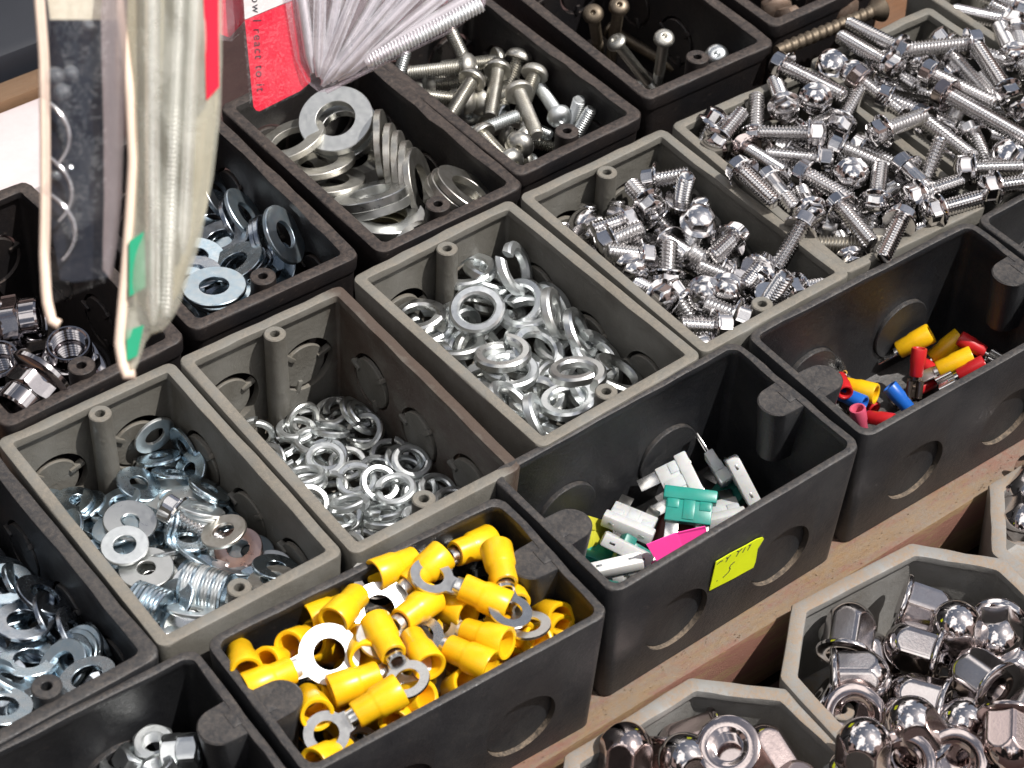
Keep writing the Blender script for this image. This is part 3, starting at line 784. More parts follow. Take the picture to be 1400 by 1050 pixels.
def build_boxes():
    for i, (k, (x, y, z, r, LX, LY, st, lab)) in enumerate(BOXES.items()):
        junction_box(x, y, z, r, LX, LY, st, lab, i + 3, {'grey': 'grey junction boxes', 'back': 'black junction boxes with round posts', 'front': 'black junction boxes of the front row'}[st])
    for i, (k, (x, y, z, r, lab)) in enumerate(OCTS.items()):
        octagon_box(x, y, z, r, lab, 40 + i, 'octagonal boxes')

# ------------------------------------------------------------------ packs hanging in front of the boxes, tags, loose bits
HANG = math.radians(-37.24); LEAN = math.radians(-40)   # lean added so the packs' faces catch more sun
def resample(pl, n):
    d = [0.0]
    for a, b in zip(pl, pl[1:]): d.append(d[-1] + math.hypot(b[0] - a[0], b[1] - a[1]))
    out = []; j = 0
    for k in range(n):
        t = d[-1] * k / (n - 1)
        while j < len(pl) - 2 and d[j + 1] < t: j += 1
        u = (t - d[j]) / max(1e-9, d[j + 1] - d[j]); u = min(1, max(0, u))
        out.append((pl[j][0] + (pl[j + 1][0] - pl[j][0]) * u, pl[j][1] + (pl[j + 1][1] - pl[j][1]) * u))
    return out
def film_patch(left, right, bulge, mat, seed=0, n=40, m=18, wrinkle=.8, pinch=True):
    L, R_ = resample(left, n), resample(right, n); g = G()
    for i in range(n):
        e = 1.0 if not pinch else min(1, (n - 1 - i) / 8)
        for j in range(m + 1):
            t = j / m; x = L[i][0] + (R_[i][0] - L[i][0]) * t; z = L[i][1] + (R_[i][1] - L[i][1]) * t
            y = bulge * math.sin(PI * t) ** .7 * e
            y += wrinkle * noise.noise(Vector((x * .16 + seed, z * .07, seed))) * math.sin(PI * t) * (1 if bulge else 0)
            g.v.append((x, y, z))
    for i in range(n - 1):
        for j in range(m):
            a = i * (m + 1) + j; g.f.append((a, a + 1, a + m + 2, a + m + 1))
    return g.mesh('film_mesh', mat, 60)
def plate(pts, y, th, mat):
    n = len(pts); v = [(x, y, z) for x, z in pts] + [(x, y + th, z) for x, z in pts]
    f = [tuple(range(n)), tuple(reversed(range(n, 2 * n)))] + [(i, (i + 1) % n, n + (i + 1) % n, n + i) for i in range(n)]
    return new_mesh('plate_mesh', v, f, mat, 30)
def tube(path, r, mat, n=10, taper=None):
    g = G(); P_ = [Vector(p) for p in path]; m = len(P_)
    for i, p in enumerate(P_):
        d = (P_[min(i + 1, m - 1)] - P_[max(i - 1, 0)]).normalized()
        a = d.cross(Vector((0, 1, 0.01))).normalized(); b = d.cross(a); q = r if taper is None else r * taper[i]
        for k in range(n):
            w = 2 * PI * k / n; g.v.append(tuple(p + a * (q * math.cos(w)) + b * (q * math.sin(w))))
    for i in range(m - 1):
        for k in range(n):
            j = (k + 1) % n; g.f.append((i * n + k, i * n + j, (i + 1) * n + j, (i + 1) * n + k))
    g.f.append(tuple(range(n))); g.f.append(tuple((m - 1) * n + k for k in range(n)))
    return g.mesh('tube_mesh', mat, 50)
def smooth_path(pl, y, n=40): return [(x, y, z) for x, z in resample(pl, n)]
def hang(name, o, label, cat, group=None): e = empty(name, o); e.rotation_euler = (LEAN, 0, HANG); return tag(e, label, cat, group)
def place_in(o, name, me, label, cat, group=None):
    x = obj(name, me, None, o); x.rotation_euler = (LEAN, 0, HANG); return tag(x, label, cat, group)
def rod_mesh(a, b, d, mat, head=0.0, pitch=1.3, ya=0.0, yb=0.0, threads=True):
    A, B = Vector((a[0], ya, a[1])), Vector((b[0], yb, b[1])); L = (A - B).length
    g = G(); q = (B - A).normalized().to_track_quat('Z', 'Y').to_matrix().to_4x4()
    M = Matrix.Translation(B) @ q
    if threads: g.add(*shank(d, L, pitch, 0, 18, 0, 3.0, depth=.45), M=M)
    else: g.add(*lathe([(0, 0), (d / 2, 0), (d / 2, -L + 6), (d * .16, -L), (0, -L)], 18), M=M)
    if head: g.add(*lathe([(0, 3), (head * .4, 2.6), (head / 2, 1), (head / 2, 0), (d / 2, -.6)], 20), M=M)
    return g.mesh('rod_mesh', mat, 45)

def build_extras():
    # ---- pack A, far left: stiff clear blister with a dark backing, a bright folded edge
    A = (138.5, -96.0, 163.4)
    pa = hang('blister_pack', A, 'narrow clear blister pack with a dark backing hanging at the far left', 'pack', 'hanging packs')
    left = [(-5.8, 98.2), (-5.4, 86.8), (-4.1, 71.5), (-3.6, 52.3), (-3.5, 33.0), (-3.4, 19.4), (-3.0, 5.8), (-1.4, 0.4)]
    right = [(15.3, 98.6), (15.4, 87.2), (15.6, 71.9), (15.3, 52.7), (15.8, 33.4), (15.9, 23.7), (14.8, 15.6), (10.5, 13.1)]
    edge = [(-5.1, 98.2), (-4.6, 86.8), (-3.3, 71.5), (-2.9, 52.3), (-2.7, 33.0), (-2.9, 19.4), (-2.2, 7.7), (-0.7, 1.7), (1.2, 1.2)]
    obj('folded_edge', tube(smooth_path(edge, 0), 1.45, 'lit_film_edge', 12), pa)
    obj('backing_card', plate([(-2.7, 81.6), (14.6, 82.1), (15.1, 52.6), (15.6, 32.8), (15.2, 20.2), (14.5, 15.3), (12.8, 13.8), (4.1, 12.4), (0.4, 13.0), (-3.1, 32.8), (-3.2, 52.6)], 5.0, .5, 'dark_card'), pa)
    obj('backing_tab', plate([(-4.9, 98.4), (14.6, 98.4), (14.9, 82.5), (-2.7, 82.1)], 5.0, .5, 'cream_card'), pa)
    obj('blister', film_patch(left[:7], [(14.8, 98.6), (15.1, 87.2), (15.3, 71.9), (15.1, 52.7), (15.5, 33.4), (15.5, 20.2), (13.2, 12.9)], -5.0, 'clear_film', 3, wrinkle=2.2), pa)
    obj('side_panel', film_patch([(13.0, 99.0), (11.5, 84.0), (12.5, 54.0), (12.8, 35.0), (12.6, 24.0), (12.6, 16.0)], [(19.5, 99.0), (18.5, 84.0), (18.0, 54.0), (17.5, 35.0), (16.5, 24.0), (15.0, 13.0)], 1.2, 'mauve_film', 8, wrinkle=.4, pinch=False), pa)
    # small domes added to the blister to give it bright sun glints
    for (x, z, r) in ((.5, 66.5, 2.6), (4.6, 67.5, 2.2), (2.4, 62.5, 2.4), (9.0, 80.0, 1.6), (.8, 40.5, 1.5)):
        v, f = lathe([(r, 0), (r * .9, .5), (r * .62, 1.1), (r * .3, 1.45), (0, 1.55)], 24)
        bb = obj('bubble', new_mesh('bubble_mesh', v, f, 'glint_film', 60), pa); bb.location = (x * S, -4.6 * S, z * S); bb.rotation_euler = (PI / 2, 0, 0)
    for k, (x, z) in enumerate([(0.4, 50.0), (1.1, 35.2), (2.1, 24.9)]):
        pts = [(x - 4 + 7 * math.sin(t * 2.6), 1.5, z + 8 - 12 * t + 3 * math.cos(t * 2.6)) for t in [i / 16 for i in range(17)]]
        place_in(A, 'wire_hook', tube(pts, .55, 'chrome', 8), ['uppermost', 'middle', 'lowest'][k] + ' of the three bent wire hooks inside the dark blister pack', 'hook', 'wire hooks in the blister pack')
    # ---- pack B: cream polybag with long rods
    Bo = (151.6, -109.0, 147.2)
    pb = hang('screw_pack', Bo, 'long milky cream polybag of rods hanging beside the dark blister pack', 'pack', 'hanging packs')
    left = [(-4.4, 113.6), (-3.9, 102.0), (-2.5, 90.4), (-1.3, 76.8), (-0.3, 59.2), (-1.0, 43.5), (-2.0, 23.8), (-2.7, 9.9), (-1.3, 2.3)]
    right = [(23.3, 114.3), (24.2, 102.7), (24.4, 87.2), (24.2, 73.5), (22.5, 55.9), (19.2, 38.1), (13.6, 20.1), (9.9, 13.8), (5.2, 12.3), (3.4, 6.5), (1.5, 1.9)]
    edge = [(-3.9, 113.6), (-3.4, 102.0), (-1.7, 90.4), (-0.1, 76.8), (1.0, 59.2), (0.2, 43.5), (-1.2, 23.8), (-2.3, 9.9), (-0.9, 2.0), (0.5, 0.7), (2.0, 1.7)]
    obj('folded_edge', tube(smooth_path(edge, -1), 1.5, 'lit_film_edge', 12), pb)
    obj('back_film', film_patch(left, right, 5.0, 'lit_film_edge' if False else 'cream_film', 9, wrinkle=1.2), pb)
    obj('front_film', film_patch(left, right, -5.0, 'cream_film', 5, wrinkle=2.4), pb)
    obj('backing_card', plate([(-2.7, 113.5), (21.9, 113.5), (23.0, 76.3), (20.3, 47.3), (13.3, 23.6), (7.0, 16.1), (1.1, 22.1), (1.5, 43.3), (1.3, 62.4)], 2.8, .5, 'beige_card'), pb)
    obj('red_strip', plate([(19.3, 110.4), (23.3, 110.5), (24.0, 79.4), (20.7, 75.7)], -3.2, .4, 'red_card'), pb)
    obj('green_label', plate([(0.5, 37.7), (4.5, 40.5), (5.0, 25.5), (0.6, 22.8)], -3.6, .4, 'green_label'), pb)
    obj('green_label', plate([(-0.2, 13.7), (4.4, 15.2), (2.7, 6.8), (-0.1, 5.3)], -2.0, .4, 'green_label'), pb)
    for k, (a, b, d) in enumerate([((6.7, 15.3), (5.5, 113.5), 4.6), ((10.3, 17.6), (13.2, 114.0), 4.0), ((14.7, 34.5), (17.7, 114.2), 3.6)]):
        place_in(Bo, 'threaded_rod', rod_mesh(a, b, d * .92, 'bag_rod', 0, 1.2, -.4, -.4, k == 1), ['left one nearest the folded edge', 'middle one', 'right and shortest one'][k] + ' of three long rods in the cream polybag', 'rod', 'rods in the cream polybag')
    # ---- pack C: clear bag with screws fanning from its low corner, red and white header card
    Co = (298.7, 19.4, 100.2)
    pc = hang('screw_bag', Co, 'clear bag of long silver screws with a red card, above the large washers', 'pack', 'hanging packs')
    left = [(-15.5, 46.0), (-13.8, 34.3), (-11.6, 21.9), (-9.6, 11.9), (-5.6, 3.9), (-1.2, 0.5)]
    right = [(57.5, 48.7), (56.7, 38.6), (55.3, 31.1), (42.8, 22.0), (25.2, 13.2), (1.5, 0.6)]
    obj('back_film', film_patch(left, right, 6.0, 'pink_film', 2, wrinkle=1.5), pc)
    obj('front_film', film_patch(left, right, -6.5, 'pink_film', 7, wrinkle=3.6), pc)
    obj('seam', tube(smooth_path(right, 0), .8, 'pink_film', 8), pc)
    card = obj('header_card', plate([(-27.2, 24.7), (-23.8, -5.1), (-22.9, -6.3), (-21.7, -6.6), (-7.6, 0.8), (-4.1, 3.9), (-5.4, 17.0), (-8.6, 32.8)], 1.0, .5, 'red_card'), pc)
    obj('card_top', plate([(-28.7, 44.2), (-27.2, 24.9), (-8.8, 33.0), (-8.7, 44.2)], 1.0, .5, 'white_card'), card)
    obj('card_sleeve', film_patch([(-29.8, 44.2), (-27.6, 20.3), (-24.8, -5.2), (-23.4, -7.3), (-21.4, -7.6)], [(-7.2, 44.2), (-5.6, 24.5), (-3.9, 8.0), (-3.4, 4.3), (-6.8, 0.2)], -1.2, 'clear_film', 4, wrinkle=.5, pinch=False), pc)
    cu = bpy.data.curves.new('lettering_curve', 'FONT'); cu.body = 'how I react to it'; cu.size = 4.1 * S; cu.space_character = 1.25; cu.extrude = .05 * S
    tmp = bpy.data.objects.new('tmp', cu); COL.objects.link(tmp)
    dg = bpy.context.evaluated_depsgraph_get(); dg.update()
    me = bpy.data.meshes.new_from_object(tmp.evaluated_get(dg)); bpy.data.objects.remove(tmp)
    me.materials.clear(); me.materials.append(MATS['ink'])
    tx = obj('lettering', me, card); tx.matrix_local = Matrix.Translation((-25.1 * S, .9 * S, 35.5 * S)) @ Matrix.Rotation(math.radians(86), 4, 'Y') @ Matrix.Rotation(PI / 2, 4, 'X')
    obj('red_strip', plate([(25.0, 25.4), (42.6, 35.3), (43.1, 32.8), (26.3, 22.8)], 2.0, .4, 'red_card'), pc)
    rods = [((-0.0, 2.6), (33.2, 43.3), 4.4, -2), ((1.6, 3.5), (25.8, 45.9), 4.4, 1), ((3.2, 4.2), (40.5, 43.3), 4.4, -3), ((5.3, 4.8), (47.3, 39.8), 4.6, 1), ((-3.2, 7.0), (-9.2, 44.2), 4.6, 0), ((-1.3, 5.6), (-0.9, 45.9), 4.6, -2), ((0.4, 4.0), (7.0, 45.0), 4.6, 1), ((15.1, 10.8), (55.1, 32.1), 5.6, -1), ((17.5, 14.2), (54.1, 36.4), 4.2, 2), ((-0.1, 4.8), (15.4, 45.0), 4.4, -3)]
    txt = ['fourth', 'third', 'fifth', 'sixth', 'leftmost', 'second', None, 'lowest and thickest', 'second lowest', None]
    for k, (a, b, d, y) in enumerate(rods):
        place_in(Co, 'long_screw', rod_mesh(a, b, d, 'bag_rod', 0, 1.25, y * .3, y, k == 7),
                 (txt[k] + ' of the silver screws fanning through the hanging clear bag') if txt[k] else 'silver screw partly hidden among those in the hanging clear bag', 'screw', 'screws in the hanging clear bag')
    # ---- the red pack behind
    pd = hang('red_pack', (307.0, 30.0, 103.0), 'dark red pack hanging behind the header card, mostly hidden', 'pack', 'hanging packs')
    obj('card', plate([(-44.1, 43.7), (-29.5, 44.6), (-28.2, 14.7), (-33.7, 8.5), (-42.1, 11.4)], 2.0, .6, 'red_card'), pd)
    obj('film', film_patch([(-46.3, 44.6), (-44.9, 24.8), (-44.1, 11.4), (-40.7, 7.3)], [(-27.4, 44.6), (-26.9, 24.8), (-26.5, 13.1), (-32.6, 6.9)], -2.5, 'pink_film', 6, wrinkle=1.5, pinch=False), pd)
    # ---- price tag on the front of the fuse box (hand-written figures)
    bx = Matrix.Translation((354.3, -119.3, -.1)) @ Matrix.Rotation(math.radians(.69), 4, 'Z')
    out = [(-10.6, -15.9), (-4, -16.0), (4, -16.9), (9, -17.0), (12.0, -18.2), (12.9, -19.6), (10.6, -23.6), (10.9, -31.2), (10.3, -34.0), (0, -33.2), (-11.2, -31.6)]
    def front_y(z): return -69.7 / 2 - .25 + TAPER * (-z / DEPTH)
    def tagmesh(pts, off, th, mat):
        n = len(pts); v = [(x, front_y(z) - off, z) for x, z in pts] + [(x, front_y(z) - off - th, z) for x, z in pts]
        f = [tuple(range(n)), tuple(reversed(range(n, 2 * n)))] + [(i, (i + 1) % n, n + (i + 1) % n, n + i) for i in range(n)]
        return new_mesh('tag_mesh', v, f, mat, 0)
    tg = obj('price_tag', tagmesh(out, .15, .25, 'fluorescent_yellow')); q = bx.copy(); q.translation *= S; tg.matrix_world = q
    tag(tg, 'fluorescent yellow price tag with black handwriting on the front of the fuse box', 'price tag')
    strokes = [[(-10.0, -17.7), (-8.6, -17.2), (-7.2, -17.5)], [(-5.6, -17.0), (-4.7, -18.0), (-5.4, -19.6)], [(-3.4, -17.0), (-4.7, -18.0)], [(-.6, -17.0), (.6, -17.9), (-.4, -20.1)], [(2.0, -17.3), (.6, -17.9)], [(3.6, -17.7), (2.6, -20.0)], [(6.4, -17.9), (5.0, -20.6)], [(5.2, -17.8), (6.2, -18.4)],
               [(-.6, -22.8), (-2.4, -23.4), (-2.9, -24.6), (-2.3, -25.6), (-2.9, -27.0), (-5.4, -28.4)], [(-8.4, -28.0), (-8.0, -28.3)]]
    for st in strokes:
        w = .24; g = G()
        for (x0, z0), (x1, z1) in zip(st, st[1:]):
            d = Vector((x1 - x0, 0, z1 - z0)).normalized() * .2; nx, nz = -d.z * w / .2, d.x * w / .2
            v = [(x0 + s_ * nx, front_y(z0) - .4 - h, z0 + s_ * nz) for h in (0, .06) for s_ in (-1, 1)] + [(x1 + s_ * nx, front_y(z1) - .4 - h, z1 + s_ * nz) for h in (0, .06) for s_ in (-1, 1)]
            g.add(v, [(0, 1, 3, 2), (4, 6, 7, 5), (0, 4, 5, 1), (2, 3, 7, 6), (0, 2, 6, 4), (1, 5, 7, 3)])
        obj('handwriting', g.mesh('ink_mesh', 'ink', 0), tg)
    # ---- pink paper tag standing among the fuses
    v = [(335.6, -127.5, -26), (347, -130.0, -25), (358.6, -133.2, -26), (361.5, -134.0, -38), (364.0, -139.5, -53), (354, -138.5, -53), (345.5, -137.0, -53), (340.5, -133.5, -40)]
    v2 = [(x + .12, y + .3, z) for x, y, z in v]; n = 8
    pk = obj('paper_tag', new_mesh('pink_mesh', v + v2, [tuple(range(n)), tuple(reversed(range(n, 2 * n)))] + [(i, (i + 1) % n, n + (i + 1) % n, n + i) for i in range(n)], 'fluorescent_pink', 0))
    tag(pk, 'bright pink paper tag stuck between the fuses and the front wall', 'paper tag')
    # ---- brown coach screw lying in the gap behind the bolts
    cs = empty('coach_screw', (606, 42.8, -2.5)); cs.rotation_mode = 'QUATERNION'; cs.rotation_quaternion = Vector((.995, .006, -.05)).to_track_quat('Z', 'Y')
    for pn, me in wood_screw(): obj(pn, me, cs)
    tag(cs, 'long brown coarse-threaded screw lying in the gap behind the chrome bolts', 'screw')
    # ---- strays in the bins
    g = G(); rr = random.Random(4); c0 = Vector((271, 20.5, -47))
    for _ in range(60):
        p = c0 + Vector((rr.gauss(0, 3.2), rr.gauss(0, 1.6), rr.gauss(0, 1.4))); q = p + Vector((rr.uniform(-3, 3), rr.uniform(-3, 3), rr.uniform(-2, 2)))
        d = (q - p).normalized().cross(Vector((0, .3, 1))) * .16
        g.v += [tuple(p - d), tuple(p + d), tuple(q + d), tuple(q - d), tuple((p + q) / 2 + Vector((0, 0, .3)))]; n_ = len(g.v)
        g.f += [(n_ - 5, n_ - 4, n_ - 1), (n_ - 4, n_ - 3, n_ - 1), (n_ - 3, n_ - 2, n_ - 1), (n_ - 2, n_ - 5, n_ - 1)]
    tag(obj('lint_tuft', g.mesh('lint_mesh', 'lint', 0)), 'grey brown tuft of lint caught at the back of the small split washer box', 'lint')
    sc_ = obj('rusty_scrap', new_mesh('scrap_mesh', *boxm(-7, 7, -5, 5, -.4, .4, .3), 'rust_scrap', 0), None, (211.5, 14.5, -50)); sc_.rotation_euler = (.35, .1, .5)
    tag(sc_, 'orange rusty scrap lying in the back corner of the mixed washer box', 'scrap')
    # ---- dry crumbs of dirt on plank and rims
    rnd = random.Random(11); g = G()
    for _ in range(300):
        x = rnd.uniform(255, 640); y = rnd.uniform(-160, -152 if rnd.random() < .7 else -146); r = rnd.uniform(.10, .34)
        M = Matrix.Translation((x, y, -62.2 + r * .4)) @ Matrix.Rotation(rnd.uniform(0, 6), 4, (rnd.random(), rnd.random(), 1))
        g.add([(r, 0, 0), (-r, r * .3, 0), (0, r, .2 * r), (0, -r, r * .5), (0, 0, r)], [(0, 2, 4), (2, 1, 4), (1, 3, 4), (3, 0, 4), (0, 3, 1, 2)], M)
    tag(obj('crumbs', g.mesh('crumb_mesh', 'edge_wood', 0)), 'tiny crumbs of dirt strewn along the dusty plank', 'dirt', None, 'stuff')
    pp = slab('paper_scrap', 318, 372, -196, -168, -99.2, -98.7, 'white_board', 0); tag(pp, 'pale scrap of paper on the lower board between two octagonal boxes', 'paper')
FAMILY = {'G1': ('mixed flat washers in their grey box', ''), 'G2': ('small split washers in their grey box', ''), 'G3': ('large split washers in their grey box', ''),
 'G4': ('stubby flange bolts', ''), 'G5': ('medium flange bolts', ''), 'G6': ('long flange bolts', ''), 'G7': ('bolts in the corner box', ''), 'G0': ('washers in the left-edge black box', ''),
 'K0': ('dark washers behind the packs', ''), 'K1': ('huge thick washers', ''), 'K2': ('pan head screws', ''), 'K3': ('long thin screws', ''), 'K4': ('rusty bolts', ''), 'M': ('chrome collar nuts', ''),
 'B0': ('small hex nuts', ''), 'B1': ('yellow ring terminals', ''), 'B2': ('blade fuses', ''), 'B3': ('crimp connectors', ''), 'O1': ('large cap nuts', ''), 'O2': ('cap nuts at the bottom edge', ''), 'O3': ('cap nuts at the right edge', ''),
 ('G1', 'fM'): (None, ''), ('K3', 'pZ'): (None, '')}

